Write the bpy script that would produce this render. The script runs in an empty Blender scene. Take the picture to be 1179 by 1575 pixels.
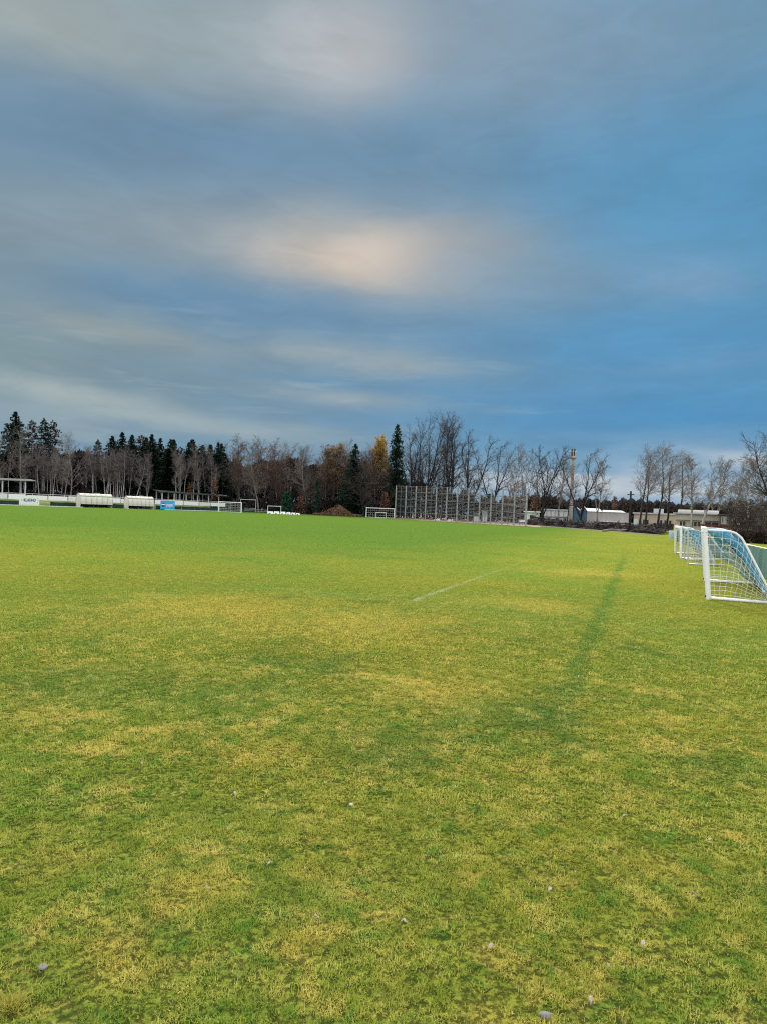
import bpy, math, random
import numpy as np
from mathutils import Vector, Matrix

random.seed(7)
S = bpy.context.scene
COL = S.collection
PI = math.pi
R = math.radians

# ------------------------------------------------------------------ camera
H = 1.8
F = 1050.0
ROLL = R(2.3)
PIT = 3.4 / F
fwd = Vector((0, math.cos(PIT), -math.sin(PIT)))
up0 = Vector((0, math.sin(PIT), math.cos(PIT)))
r0 = Vector((1, 0, 0))
rt = r0 * math.cos(ROLL) + up0 * math.sin(ROLL)
up = up0 * math.cos(ROLL) - r0 * math.sin(ROLL)
EYE = Vector((0, 0, H))
cam_d = bpy.data.cameras.new('camera')
cam = bpy.data.objects.new('camera', cam_d)
COL.objects.link(cam)
M = Matrix((rt, up, -fwd)).transposed().to_4x4()
M.translation = EYE
cam.matrix_world = M
cam_d.sensor_fit = 'VERTICAL'
cam_d.sensor_height = 36
cam_d.lens = 36 * F / 1575
cam_d.clip_start = 0.05
cam_d.clip_end = 5000
S.camera = cam


def ray(px, py):
    return rt * (px - 589.5) + up * (787.5 - py) + fwd * F


def G(px, py, z=0.0):
    d = ray(px, py)
    t = (z - H) / d.z
    p = EYE + d * t
    return Vector((p.x, p.y, z))


def at(px, py, Y):
    d = ray(px, py)
    return EYE + d * (Y / d.y)


def on(px, Y):
    """ground point in picture column px at distance Y"""
    p = at(px, 787, Y)
    return Vector((p.x, p.y, 0))


def azel(px, py):
    d = ray(px, py).normalized()
    return math.atan2(d.x, d.y), math.asin(d.z)


# ------------------------------------------------------------------ mesh helper
class MB:
    def __init__(s):
        s.v = []
        s.f = []

    def box(s, a, b):
        (x0, y0, z0), (x1, y1, z1) = a, b
        n = len(s.v)
        s.v += [(x0, y0, z0), (x1, y0, z0), (x1, y1, z0), (x0, y1, z0), (x0, y0, z1), (x1, y0, z1), (x1, y1, z1), (x0, y1, z1)]
        for f in ((0, 3, 2, 1), (4, 5, 6, 7), (0, 1, 5, 4), (1, 2, 6, 5), (2, 3, 7, 6), (3, 0, 4, 7)):
            s.f.append(tuple(n + i for i in f))
        return s

    def quad(s, *p):
        n = len(s.v)
        s.v += [tuple(q) for q in p]
        s.f.append(tuple(range(n, n + len(p))))
        return s

    def tube(s, pts, rad, k=6, cap=True, rot=0.0):
        pts = [Vector(p) for p in pts]
        if not hasattr(rad, '__len__'):
            rad = [rad] * len(pts)
        n0 = len(s.v)
        N = len(pts)
        prev = None
        for i, p in enumerate(pts):
            if i == 0:
                t = pts[1] - p
            elif i == N - 1:
                t = p - pts[i - 1]
            else:
                t = (pts[i + 1] - pts[i - 1])
            t.normalize()
            if prev is None:
                a = Vector((0, 0, 1)) if abs(t.z) < .9 else Vector((1, 0, 0))
                u = t.cross(a).normalized()
            else:
                u = prev - t * prev.dot(t)
                if u.length < 1e-6:
                    u = t.orthogonal()
                u.normalize()
            prev = u
            w = t.cross(u)
            for j in range(k):
                an = 2 * PI * j / k + rot
                q = p + (u * math.cos(an) + w * math.sin(an)) * rad[i]
                s.v.append((q.x, q.y, q.z))
        for i in range(N - 1):
            for j in range(k):
                a = n0 + i * k + j
                b = n0 + i * k + (j + 1) % k
                s.f.append((a, b, b + k, a + k))
        if cap:
            s.f.append(tuple(n0 + j for j in reversed(range(k))))
            s.f.append(tuple(n0 + (N - 1) * k + j for j in range(k)))
        return s

    def build(s, name, mat, parent=None, smooth=False, label=None):
        me = bpy.data.meshes.new(name)
        me.from_pydata(s.v, [], s.f)
        me.update()
        if smooth:
            me.polygons.foreach_set('use_smooth', [True] * len(me.polygons))
        me.materials.append(mat)
        o = bpy.data.objects.new(name, me)
        COL.objects.link(o)
        if parent:
            o.parent = parent
        if label:
            o['label'] = label
        return o


def tag(o, label, cat, group=None):
    o['label'] = label
    o['category'] = cat
    if group:
        o['group'] = group
    return o


def thing(name, label, cat, loc=(0, 0, 0), rz=0.0, group=None):
    o = bpy.data.objects.new(name, None)
    o.empty_display_size = .2
    COL.objects.link(o)
    o.location = loc
    o.rotation_euler = (0, 0, rz)
    return tag(o, label, cat, group)


def struct(o, kind='structure'):
    o['kind'] = kind
    return o


def dup(root, loc, rz, sc=(1, 1, 1), label=None, group=None, rx=0.0, ry=0.0):
    r = root.copy()
    COL.objects.link(r)
    r.location = loc
    r.rotation_euler = (rx, ry, rz)
    r.scale = sc
    if label:
        r['label'] = label
    if group:
        r['group'] = group
    for ch in root.children:
        c = ch.copy()
        COL.objects.link(c)
        c.parent = r
        for g in ch.children:
            d = g.copy()
            COL.objects.link(d)
            d.parent = c
    return r


# ------------------------------------------------------------------ materials
def lin(c):
    return tuple(((x / 255) / 12.92 if x / 255 <= .04045 else ((x / 255 + .055) / 1.055) ** 2.4) for x in c)


class NT:
    def __init__(s, tree):
        s.t = tree
        s.n = tree.nodes
        s.l = tree.links

    def node(s, kind, **kw):
        n = s.n.new(kind)
        for k, v in kw.items():
            setattr(n, k, v)
        return n

    def put(s, sock, val):
        if isinstance(val, bpy.types.NodeSocket):
            s.l.new(val, sock)
        elif val is not None:
            if hasattr(sock.default_value, '__len__'):
                v = list(val)
                if len(v) == 3 and len(sock.default_value) == 4:
                    v.append(1)
                sock.default_value = v
            else:
                sock.default_value = val

    def math(s, op, a, b=None, c=None, clamp=False):
        n = s.node('ShaderNodeMath', operation=op, use_clamp=clamp)
        s.put(n.inputs[0], a)
        if b is not None:
            s.put(n.inputs[1], b)
        if c is not None:
            s.put(n.inputs[2], c)
        return n.outputs[0]

    def vec(s, op, a, b=None):
        n = s.node('ShaderNodeVectorMath', operation=op)
        s.put(n.inputs[0], a)
        if b is not None:
            s.put(n.inputs[1], b)
        return n.outputs['Value'] if op in ('DOT_PRODUCT', 'LENGTH') else n.outputs[0]

    def mix(s, fac, a, b, blend='MIX'):
        n = s.node('ShaderNodeMix', data_type='RGBA', blend_type=blend)
        s.put(n.inputs[0], fac)
        s.put(n.inputs[6], a)
        s.put(n.inputs[7], b)
        return n.outputs[2]

    def noise(s, vec, scale, detail=3, rough=.55, dist=0.0):
        n = s.node('ShaderNodeTexNoise')
        if vec is not None:
            s.l.new(vec, n.inputs['Vector'])
        n.inputs['Scale'].default_value = scale
        n.inputs['Detail'].default_value = detail
        n.inputs['Roughness'].default_value = rough
        n.inputs['Distortion'].default_value = dist
        return n

    def ramp(s, v, a, b, c=0.0, d=1.0):
        n = s.node('ShaderNodeMapRange', interpolation_type='SMOOTHSTEP')
        s.put(n.inputs[0], v)
        for i, x in enumerate((a, b, c, d)):
            n.inputs[i + 1].default_value = x
        return n.outputs[0]

    def xyz(s, v):
        n = s.node('ShaderNodeSeparateXYZ')
        s.l.new(v, n.inputs[0])
        return n.outputs

    def comb(s, x, y, z):
        n = s.node('ShaderNodeCombineXYZ')
        for i, q in enumerate((x, y, z)):
            s.put(n.inputs[i], q)
        return n.outputs[0]


def new_mat(name):
    m = bpy.data.materials.new(name)
    m.use_nodes = True
    nt = NT(m.node_tree)
    b = m.node_tree.nodes['Principled BSDF']
    return m, nt, b


def simple(name, col, rough=.8, var=.25, scale=6.0, metal=0.0, col2=None, spec=.3, stretch=None):
    """paint / bark / metal: a base colour broken up by noise in object space"""
    m, nt, b = new_mat(name)
    tc = nt.node('ShaderNodeTexCoord').outputs['Object']
    v = tc if stretch is None else nt.vec('MULTIPLY', tc, stretch)
    n = nt.noise(v, scale, 5, .6).outputs[0]
    f = nt.ramp(n, .3, .7)
    c2 = col2 if col2 else tuple(x * (1 - var) for x in col)
    c = nt.mix(f, c2, col)
    nt.put(b.inputs['Base Color'], c)
    b.inputs['Roughness'].default_value = rough
    b.inputs['Metallic'].default_value = metal
    b.inputs['Specular IOR Level'].default_value = spec
    return m


def rand_tint(name, col, col2, rough=.85, transl=0.0, scale=.8):
    """foliage / twigs: colour changes by clump and by tree"""
    m, nt, b = new_mat(name)
    oi = nt.node('ShaderNodeObjectInfo')
    pos = nt.node('ShaderNodeNewGeometry').outputs['Position']
    n = nt.noise(pos, scale, 3, .6).outputs[0]
    f = nt.math('ADD', nt.ramp(n, .35, .65), nt.math('MULTIPLY', nt.math('SUBTRACT', oi.outputs['Random'], .5), .8), clamp=True)
    c = nt.mix(f, col, col2)
    nt.put(b.inputs['Base Color'], c)
    b.inputs['Roughness'].default_value = rough
    b.inputs['Specular IOR Level'].default_value = .1
    if transl:
        tr = nt.node('ShaderNodeBsdfTranslucent')
        nt.put(tr.inputs[0], c)
        mx = nt.node('ShaderNodeMixShader')
        mx.inputs[0].default_value = transl
        nt.l.new(b.outputs[0], mx.inputs[1])
        nt.l.new(tr.outputs[0], mx.inputs[2])
        nt.l.new(mx.outputs[0], m.node_tree.nodes['Material Output'].inputs[0])
    return m


MAT = dict(
    white=simple('white_paint', (.80, .80, .78), .45, .10, 9, spec=.4),
    white_old=simple('weathered_white', (.74, .74, .72), .6, .28, 3),
    alu=simple('aluminium', (.52, .53, .54), .45, .15, 8, .3),
    steel=simple('galvanised_steel', (.40, .42, .43), .5, .25, 5, .2),
    fence_grey=simple('fence_post_grey', (.30, .31, .31), .6, .2, 2),
    fence_rail=simple('fence_rail_grey', (.155, .165, .17), .6, .2, 2),
    dark_steel=simple('dark_steel', (.06, .062, .065), .6, .3, 5),
    roofsheet=simple('corrugated_roof', (.04, .039, .038), .6, .35, 2),
    teal=simple('teal_tarpaulin', (.035, .13, .125), .6, .35, 1.3),
    dkgreen=simple('dark_green_tarpaulin', (.012, .045, .04), .7, .5, .8),
    blue=simple('blue_print', (.03, .36, .72), .5, .06, 3),
    navy=simple('navy_print', (.03, .06, .16), .5, .1, 3),
    red=simple('red_print', (.6, .02, .03), .5, .1, 3),
    cream=simple('cream_polycarbonate', (.66, .63, .54), .4, .16, 1.2),
    cream2=simple('cream_rib', (.45, .43, .37), .5, .16, 2),
    netw=simple('white_net_cord', (.78, .79, .76), .7, .1, 5),
    netb=simple('blue_net_cord', (.10, .36, .58), .7, .35, 4),
    netd=simple('dark_blue_net', (.01, .045, .13), .7, .3, 4),
    netp=simple('pale_blue_net', (.54, .64, .72), .7, .3, 4),
    rubber=simple('black_plastic', (.015, .015, .017), .6, .2, 5),
    concrete=simple('concrete', (.36, .33, .30), .85, .3, 1.5),
    mast=simple('mast_concrete', (.33, .30, .275), .85, .25, .6),
    bark=simple('dark_bark', (.034, .030, .028), .95, .5, 3, stretch=(1, 1, .25)),
    bark_pale=simple('grey_bark', (.24, .225, .205), .95, .0, 2.5, col2=(.11, .10, .092), stretch=(1, 1, .35)),
    birch=simple('birch_bark', (.44, .42, .395), .9, .0, 2.2, col2=(.18, .17, .165), stretch=(1, 1, .5)),
    bark_brown=simple('brown_bark', (.10, .075, .06), .95, .5, 3, stretch=(1, 1, .25)),
    twig=rand_tint('dark_twigs', (.055, .047, .044), (.105, .088, .080)),
    twig_pale=rand_tint('grey_twigs', (.13, .115, .105), (.20, .175, .16)),
    twig_birch=rand_tint('birch_twigs', (.105, .088, .085), (.20, .172, .162)),
    twig_brown=rand_tint('brown_twigs', (.050, .040, .038), (.105, .080, .068)),
    needle=rand_tint('dark_needles', (.010, .022, .016), (.024, .042, .026), transl=.1),
    needle2=rand_tint('blue_needles', (.012, .030, .024), (.030, .055, .038), transl=.1),
    larch=rand_tint('larch_needles', (.17, .105, .055), (.27, .165, .07), transl=.25),
    gold=rand_tint('golden_needles', (.27, .17, .05), (.40, .25, .05), transl=.3),
    leaf=rand_tint('brown_leaves', (.10, .058, .038), (.19, .11, .065), transl=.2),
    leaf_red=rand_tint('russet_leaves', (.17, .055, .045), (.28, .12, .075), transl=.2),
    dullred=rand_tint('dull_red_needles', (.045, .024, .024), (.085, .048, .042)),
    leaf_or=rand_tint('orange_leaves', (.22, .11, .045), (.34, .18, .06), transl=.2),
    bush_green=rand_tint('evergreen_leaves', (.012, .045, .026), (.03, .085, .045), transl=.1),
    brush=rand_tint('dead_brushwood', (.035, .030, .029), (.20, .18, .165), scale=.45),
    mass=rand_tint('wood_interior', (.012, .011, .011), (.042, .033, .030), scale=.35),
    far=rand_tint('far_wood', (.020, .022, .022), (.058, .042, .038), scale=.12),
    soil=simple('heap_soil', (.17, .115, .08), .95, .0, 1.4, col2=(.08, .055, .04)),
    stone=simple('grey_stone', (.19, .185, .185), .9, .3, 20),
    stone_w=simple('white_stone', (.42, .40, .38), .9, .2, 30),
    dryleaf=simple('pale_dry_leaf', (.48, .42, .33), .8, .2, 40),
    dryleaf2=simple('cream_dry_leaf', (.44, .35, .25), .8, .2, 40),
    glass=simple('dark_glazing', (.012, .014, .018), .15, .2, 2, spec=.5),
    wall_green=simple('pale_green_render', (.50, .60, .52), .9, .15, .6),
    wall_white=simple('white_render', (.66, .66, .65), .9, .2, .7),
    wall_beige=simple('beige_render', (.46, .37, .28), .9, .3, .5),
    wall_grey=simple('grey_cladding', (.37, .355, .335), .8, .15, .4, stretch=(4, 4, .2)),
    wall_cream=simple('cream_render', (.50, .44, .37), .9, .25, .5),
    wall_dark=simple('dark_brick', (.11, .09, .085), .9, .3, .8),
    wall_pink=simple('grey_render', (.33, .29, .29), .9, .3, .6),
    gable=simple('blue_cladding', (.05, .12, .17), .7, .25, .5, stretch=(4, 4, .2)),
    roof_pale=simple('pale_roof_sheet', (.44, .48, .50), .5, .12, .3),
    roof_grey=simple('grey_roof', (.46, .45, .44), .8, .25, .6),
    maroon=simple('maroon_steel', (.12, .022, .022), .6, .2, 1),
    hedge=rand_tint('bare_hedge', (.03, .024, .022), (.085, .06, .05), scale=1.0),
    straw=rand_tint('straw_grass', (.36, .33, .07), (.52, .44, .13), transl=.3),
)

# ------------------------------------------------------------------ pitch geometry (metres)
CORNER = G(635, 924)
TD = Vector((math.sin(R(20.6)), math.cos(R(20.6)), 0))     # along the touchline
TL = Vector((-TD.y, TD.x, 0))                              # along the goal line
TR0, TR1 = G(862, 1085), G(968, 838)                       # darker worn wheel track
trd = (TR1 - TR0).normalized()


def grass_colour(nt, pos, tint=None):
    """turf colour from the place on the ground: lush pitch, yellowing border, worn patches, chalk"""
    x, y, z = nt.xyz(pos)
    p2 = nt.comb(x, y, 0.0)
    rel = nt.vec('SUBTRACT', p2, tuple(CORNER))
    s = nt.vec('DOT_PRODUCT', rel, tuple(TD))       # + = beyond the goal line
    t = nt.vec('DOT_PRODUCT', rel, tuple(TL))       # + = inside the touchline
    wob = nt.noise(p2, .25, 3, .6).outputs[0]
    wo = nt.math('MULTIPLY', nt.math('SUBTRACT', wob, .5), 14.0)
    big = nt.noise(p2, .16, 4, .6, .4).outputs[0]
    mid = nt.noise(p2, 1.1, 4, .65, .3).outputs[0]
    fine = nt.noise(p2, 7.0, 4, .7).outputs[0]
    lush = (.116, .232, .036)
    yel = (.345, .345, .044)
    olive = (.24, .325, .046)
    dark = (.085, .20, .036)
    straw = (.74, .63, .19)
    ins = nt.math('MULTIPLY', nt.ramp(nt.math('ADD', s, wo), -12, 26), nt.ramp(nt.math('ADD', t, nt.math('MULTIPLY', wo, .5)), -4, 9))
    c = nt.mix(nt.ramp(big, .36, .62), olive, yel)
    c = nt.mix(nt.math('MULTIPLY', nt.ramp(mid, .52, .72), .65), c, olive)
    c = nt.mix(nt.math('MULTIPLY', ins, .88), c, lush)
    # the strip outside the touchline stays yellow green
    out = nt.ramp(t, -9.0, 0.0, 1.0, 0.0)
    c = nt.mix(nt.math('MULTIPLY', nt.math('MULTIPLY', out, nt.ramp(y, 9, 22)), .35), c, (.30, .32, .045))
    # darker worn / damp patches
    pat = nt.noise(nt.vec('ADD', p2, (13.7, 4.1, 0)), .55, 4, .7, .5).outputs[0]
    pf = nt.math('MULTIPLY', nt.ramp(pat, .55, .70), nt.ramp(y, 9, 22, .62, .28))
    c = nt.mix(pf, c, dark)
    # mottled moss and straw, stronger and brighter towards the camera
    m1 = nt.noise(nt.vec('ADD', p2, (3.1, 7.7, 0)), 2.1, 4, .72, .6).outputs[0]
    m2 = nt.noise(nt.vec('ADD', p2, (9.3, 1.9, 0)), 4.6, 4, .75, .5).outputs[0]
    wn = nt.ramp(y, 18, 5, 0, 1)
    c = nt.mix(nt.math('MULTIPLY', nt.ramp(m1, .50, .66), nt.math('MULTIPLY', wn, .62)), c, (.70, .54, .13))
    c = nt.mix(nt.math('MULTIPLY', nt.ramp(m2, .52, .64), nt.math('MULTIPLY', wn, .75)), c, (.125, .275, .034))
    c = nt.mix(nt.math('MULTIPLY', nt.ramp(m2, .42, .30), nt.math('MULTIPLY', wn, .45)), c, (.60, .56, .12))
    # wheel track
    rr = nt.vec('SUBTRACT', p2, tuple(TR0))
    dn = nt.vec('DOT_PRODUCT', rr, (trd.y, -trd.x, 0))
    dl = nt.vec('DOT_PRODUCT', rr, tuple(trd))
    wob2 = nt.math('MULTIPLY', nt.math('SUBTRACT', nt.noise(p2, .8, 3, .6).outputs[0], .5), .7)
    g = nt.math('ABSOLUTE', nt.math('ADD', dn, wob2))
    tm = nt.math('MULTIPLY', nt.ramp(g, .02, .20, 1, 0), nt.math('MULTIPLY', nt.ramp(dl, -1.2, .5), nt.ramp(dl, 16, 42, 1, .0)))
    c = nt.mix(nt.math('MULTIPLY', nt.math('MULTIPLY', tm, nt.ramp(fine, .3, .6, .55, 1)), .68), c, (.075, .215, .035))
    for (px, py, rad, k) in ((790, 1095, .8, .65), (850, 1105, .55, .8), (865, 1060, .4, .6), (600, 1150, .9, .45), (110, 1050, 1.5, .5), (330, 1065, 1.2, .42), (690, 1130, .6, .4), (930, 890, 1.6, .35), (230, 1430, .22, .6), (620, 1170, .35, .5), (1090, 1180, .5, .45), (880, 1150, .35, .5)):
        q = G(px, py)
        dd = nt.vec('LENGTH', nt.vec('SUBTRACT', p2, tuple(q)))
        dd = nt.math('ADD', dd, nt.math('MULTIPLY', nt.math('SUBTRACT', nt.mix(.45, mid, fine), .5), rad * 3.4))
        c = nt.mix(nt.math('MULTIPLY', nt.math('MULTIPLY', nt.ramp(dd, rad * .1, rad, 1, 0), nt.ramp(fine, .35, .6, .35, 1)), k), c, dark)
    for (px, py, rad, k) in ((280, 1370, .35, .6), (180, 1480, .3, .6), (490, 1440, .25, .6), (300, 940, 3.0, .45), (560, 960, 2.5, .4), (820, 930, 2.0, .4), (640, 1060, 1.0, .5), (560, 1310, .2, .3), (90, 1330, .35, .5), (480, 1340, .22, .5), (740, 1560, .2, .5), (400, 1160, .5, .45), (1010, 1330, .3, .4), (1000, 1420, .25, .4), (900, 880, 3.0, .4), (60, 1100, .6, .4)):
        q = G(px, py)
        dd = nt.vec('LENGTH', nt.vec('SUBTRACT', p2, tuple(q)))
        dd = nt.math('ADD', dd, nt.math('MULTIPLY', nt.math('SUBTRACT', mid, .5), rad * 2.0))
        c = nt.mix(nt.math('MULTIPLY', nt.ramp(dd, 0, rad, 1, 0), k), c, (.64, .49, .10))
    if tint is None:
        c = nt.mix(nt.math('MULTIPLY', nt.ramp(fine, .40, .62, 1, 0), .5), c, (.060, .105, .018))
        c = nt.mix(nt.math('MULTIPLY', nt.ramp(nt.noise(p2, 3.1, 4, .7).outputs[0], .56, .72), .35), c, nt.mix(nt.math('MULTIPLY', ins, .8), straw, (.22, .30, .03)))
    else:
        c = nt.mix(nt.math('MULTIPLY', nt.ramp(tint, .52, .95), nt.math('MULTIPLY_ADD', ins, -.45, .62)), c, straw)
        c = nt.mix(nt.math('MULTIPLY', nt.ramp(tint, .08, .45, 1, 0), .66), c, (.055, .125, .022))
    # worn chalk lines
    ch = nt.ramp(nt.noise(p2, 1.7, 4, .7).outputs[0], .30, .62)
    l1 = nt.math('MULTIPLY', nt.ramp(nt.math('ABSOLUTE', t), .05, .09, 1, 0), nt.math('MULTIPLY', nt.ramp(s, -.08, .0), nt.ramp(s, 1, 18, .17, .04)))
    l2 = nt.math('MULTIPLY', nt.ramp(nt.math('ABSOLUTE', s), .05, .09, 1, 0), nt.math('MULTIPLY', nt.ramp(t, -.08, .0), nt.ramp(t, 2, 16, .08, .03)))
    near = nt.ramp(nt.vec('LENGTH', rel), .6, 3.5, .16, 0)
    lm = nt.math('MULTIPLY', nt.math('ADD', nt.math('MAXIMUM', l1, l2), nt.math('MULTIPLY', near, nt.math('GREATER_THAN', nt.math('MAXIMUM', l1, l2), .1))), ch, clamp=True)
    c = nt.mix(lm, c, (.72, .74, .68))
    return c


def ground_mat():
    # the sheet is the thatch seen between the blades; the dark of near gaps is put into its colour
    m, nt, b = new_mat('turf')
    pos = nt.node('ShaderNodeNewGeometry').outputs['Position']
    c = grass_colour(nt, pos)
    x, y, z = nt.xyz(pos)
    # bare soil shows between the blades of the open sward
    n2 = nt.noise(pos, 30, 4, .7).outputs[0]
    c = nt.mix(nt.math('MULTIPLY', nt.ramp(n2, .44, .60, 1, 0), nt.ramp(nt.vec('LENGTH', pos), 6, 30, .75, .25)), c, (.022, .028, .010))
    th = nt.ramp(nt.vec('LENGTH', pos), 3, 22, .56, .80)  # darkens the sheet towards the camera, where gaps between blades show
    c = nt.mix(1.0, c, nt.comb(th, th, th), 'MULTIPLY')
    nt.put(b.inputs['Base Color'], c)
    b.inputs['Roughness'].default_value = .95
    b.inputs['Specular IOR Level'].default_value = .0
    bm = nt.node('ShaderNodeBump')
    bm.inputs['Strength'].default_value = .6
    bm.inputs['Distance'].default_value = .03
    nt.put(bm.inputs['Height'], nt.noise(pos, 14, 5, .7).outputs[0])
    nt.l.new(bm.outputs[0], b.inputs['Normal'])
    return m


def blade_mat():
    m, nt, b = new_mat('grass_blades')
    pos = nt.node('ShaderNodeNewGeometry').outputs['Position']
    at_ = nt.node('ShaderNodeAttribute', attribute_name='tint').outputs['Fac']
    c = grass_colour(nt, pos, at_)
    nt.put(b.inputs['Base Color'], c)
    b.inputs['Roughness'].default_value = .6
    b.inputs['Specular IOR Level'].default_value = .04
    tr = nt.node('ShaderNodeBsdfTranslucent')
    nt.put(tr.inputs[0], c)
    mx = nt.node('ShaderNodeMixShader')
    mx.inputs[0].default_value = .35
    nt.l.new(b.outputs[0], mx.inputs[1])
    nt.l.new(tr.outputs[0], mx.inputs[2])
    nt.l.new(mx.outputs[0], m.node_tree.nodes['Material Output'].inputs[0])
    return m


# ------------------------------------------------------------------ ground
mb = MB()
xs = [-1500, -300, -100, -40, -10, 10, 40, 100, 300, 1500]
ys = [-60, 0, 20, 60, 120, 200, 400, 1000, 2500]
for j in ys:
    for i in xs:
        mb.v.append((i, j, 0))
for j in range(len(ys) - 1):
    for i in range(len(xs) - 1):
        a = j * len(xs) + i
        mb.f.append((a, a + 1, a + 1 + len(xs), a + len(xs)))
struct(mb.build('field', ground_mat()))

# value noise for placing the blades
_rng = np.random.default_rng(5)


def vnoise(x, y, scale, seed):
    g = np.random.default_rng(seed).random((128, 128))
    u, v = x * scale, y * scale
    iu, iv = np.floor(u).astype(int), np.floor(v).astype(int)
    fu, fv = u - iu, v - iv
    fu = fu * fu * (3 - 2 * fu)
    fv = fv * fv * (3 - 2 * fv)
    a, b_, c_, d_ = iu % 128, (iu + 1) % 128, iv % 128, (iv + 1) % 128
    return (g[c_, a] * (1 - fu) + g[c_, b_] * fu) * (1 - fv) + (g[d_, a] * (1 - fu) + g[d_, b_] * fu) * fv


def grass_band(d0, d1, dens, width, length, half=R(32)):
    area = half * (d1 * d1 - d0 * d0)
    n = int(area * dens)
    r_ = np.sqrt(_rng.random(n) * (d1 * d1 - d0 * d0) + d0 * d0)
    a_ = (_rng.random(n) * 2 - 1) * half
    x, y = r_ * np.sin(a_), r_ * np.cos(a_)
    cover = .42 * vnoise(x, y, 17, 1) + .38 * vnoise(x, y, 38, 2) + .26 * vnoise(x, y, 2.3, 3)
    thr = .24 + .26 * vnoise(x, y, .9, 21)
    keep = _rng.random(n) < np.clip((cover - thr) * 4.2, .12, 1)
    if d1 > 70:
        keep &= _rng.random(n) < np.clip((d1 - np.hypot(x, y)) / (d1 - d0), 0, 1)
    x, y = x[keep], y[keep]
    n = len(x)
    L = length * (.35 + 1.5 * _rng.random(n) ** 2) * (.5 + 1.0 * vnoise(x, y, 17, 1))
    W = width * (.7 + .6 * _rng.random(n))
    lean_dir = 2 * PI * 2.0 * vnoise(x, y, 11, 6) + _rng.normal(0, 1.8, n)
    lean = np.clip(.95 + .55 * _rng.normal(0, 1, n), .05, 1.45)
    face = lean_dir + PI / 2 + _rng.normal(0, .5, n)
    wx, wy = np.cos(face) * W / 2, np.sin(face) * W / 2
    dx, dy = np.cos(lean_dir), np.sin(lean_dir)
    m1 = L * .55
    hx1, hz1 = m1 * np.sin(lean * .7), m1 * np.cos(lean * .7)
    hx2, hz2 = hx1 + L * .45 * np.sin(np.minimum(lean * 1.35, 1.75)), hz1 + L * .45 * np.cos(np.minimum(lean * 1.35, 1.75))
    zb = np.full(n, -.003)
    co = np.empty((n, 5, 3), np.float32)
    for k, (px, py, pz) in enumerate((
            (x - wx, y - wy, zb), (x + wx, y + wy, zb),
            (x + dx * hx1 - wx * .8, y + dy * hx1 - wy * .8, hz1), (x + dx * hx1 + wx * .8, y + dy * hx1 + wy * .8, hz1),
            (x + dx * hx2, y + dy * hx2, np.maximum(hz2, .002)))):
        co[:, k, 0], co[:, k, 1], co[:, k, 2] = px, py, pz
    tint = np.clip(.46 * vnoise(x, y, 9, 8) + .36 * vnoise(x, y, 24, 9) + .42 * _rng.random(n) - .08, 0, 1)
    if d0 > 7:
        tint = .5 + (tint - .5) * (.75 if d0 < 12 else .5)
    return co, np.repeat(tint[:, None], 5, 1).astype(np.float32)


bands = [(2.1, 4.2, 36000, .0025, .016), (4.2, 8, 17000, .0038, .018), (8, 15, 3800, .0076, .024), (15, 32, 420, .018, .032), (32, 85, 40, .05, .036)]
cs, ts = zip(*[grass_band(*b) for b in bands])
co = np.concatenate(cs)
ti = np.concatenate(ts)
n = len(co)
me = bpy.data.meshes.new('grass')
me.vertices.add(n * 5)
me.vertices.foreach_set('co', co.reshape(-1))
base = (np.arange(n) * 5)[:, None]
loops = np.concatenate([base + np.array([0, 1, 3, 2]), base + np.array([2, 3, 4])], 1).reshape(-1).astype(np.int32)
me.loops.add(len(loops))
me.loops.foreach_set('vertex_index', loops)
me.polygons.add(n * 2)
st = ((np.arange(n) * 7)[:, None] + np.array([0, 4])).reshape(-1).astype(np.int32)
me.polygons.foreach_set('loop_start', st)
me.update(calc_edges=True)
me.attributes.new('tint', 'FLOAT', 'POINT').data.foreach_set('value', ti.reshape(-1))
me.materials.append(blade_mat())
go = bpy.data.objects.new('grass', me)
COL.objects.link(go)
struct(go, 'stuff')
tag(go, 'short mown turf of mixed green and straw yellow blades', 'grass')

# leaf litter and bare earth beyond the far edge of the pitch
edge = [(-60, 772.5), (0, 776), (240, 783.3), (470, 789.5), (500, 791.5), (607, 796.6), (807, 808.0), (1012, 823.5)]
pe = [G(*e) for e in edge]
mb = MB()
for i in range(len(pe) - 1):
    a, b = pe[i], pe[i + 1]
    mb.quad((a.x, a.y, .012), (b.x, b.y, .012), (b.x * 3.2, b.y * 3.2, .012), (a.x * 3.2, a.y * 3.2, .012))
m, nt, b_ = new_mat('leaf_litter')
pos = nt.node('ShaderNodeNewGeometry').outputs['Position']
c = nt.mix(nt.ramp(nt.noise(pos, .5, 5, .7).outputs[0], .35, .65), (.04, .032, .025), (.10, .07, .045))
nt.put(b_.inputs['Base Color'], c)
b_.inputs['Roughness'].default_value = 1
struct(mb.build('forest_floor_ground', m))

# reddish earth strip under the ball-stop fence
mb = MB()
prev = None
for i in range(22):
    t = i / 21
    px, py = 604 + 226 * t, 797.2 + (810.2 - 797.2) * t
    wig = .25 * math.sin(i * 1.9)
    cur = (G(px, py + .9 + wig), G(px, py - .9))
    if prev:
        mb.quad(*[(q.x, q.y, .02) for q in (prev[0], cur[0], cur[1], prev[1])])
    prev = cur
struct(mb.build('earth_path', simple('red_earth', (.26, .15, .095), .95, .4, .7)))

# ------------------------------------------------------------------ far left touchline: bank, boards, shelters
P0, P1 = G(0, 776.6), G(460, 790.3)
LD = (P1 - P0).normalized()
LN = Vector((-LD.y, LD.x, 0))
LA = math.atan2(LD.y, LD.x)


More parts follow.
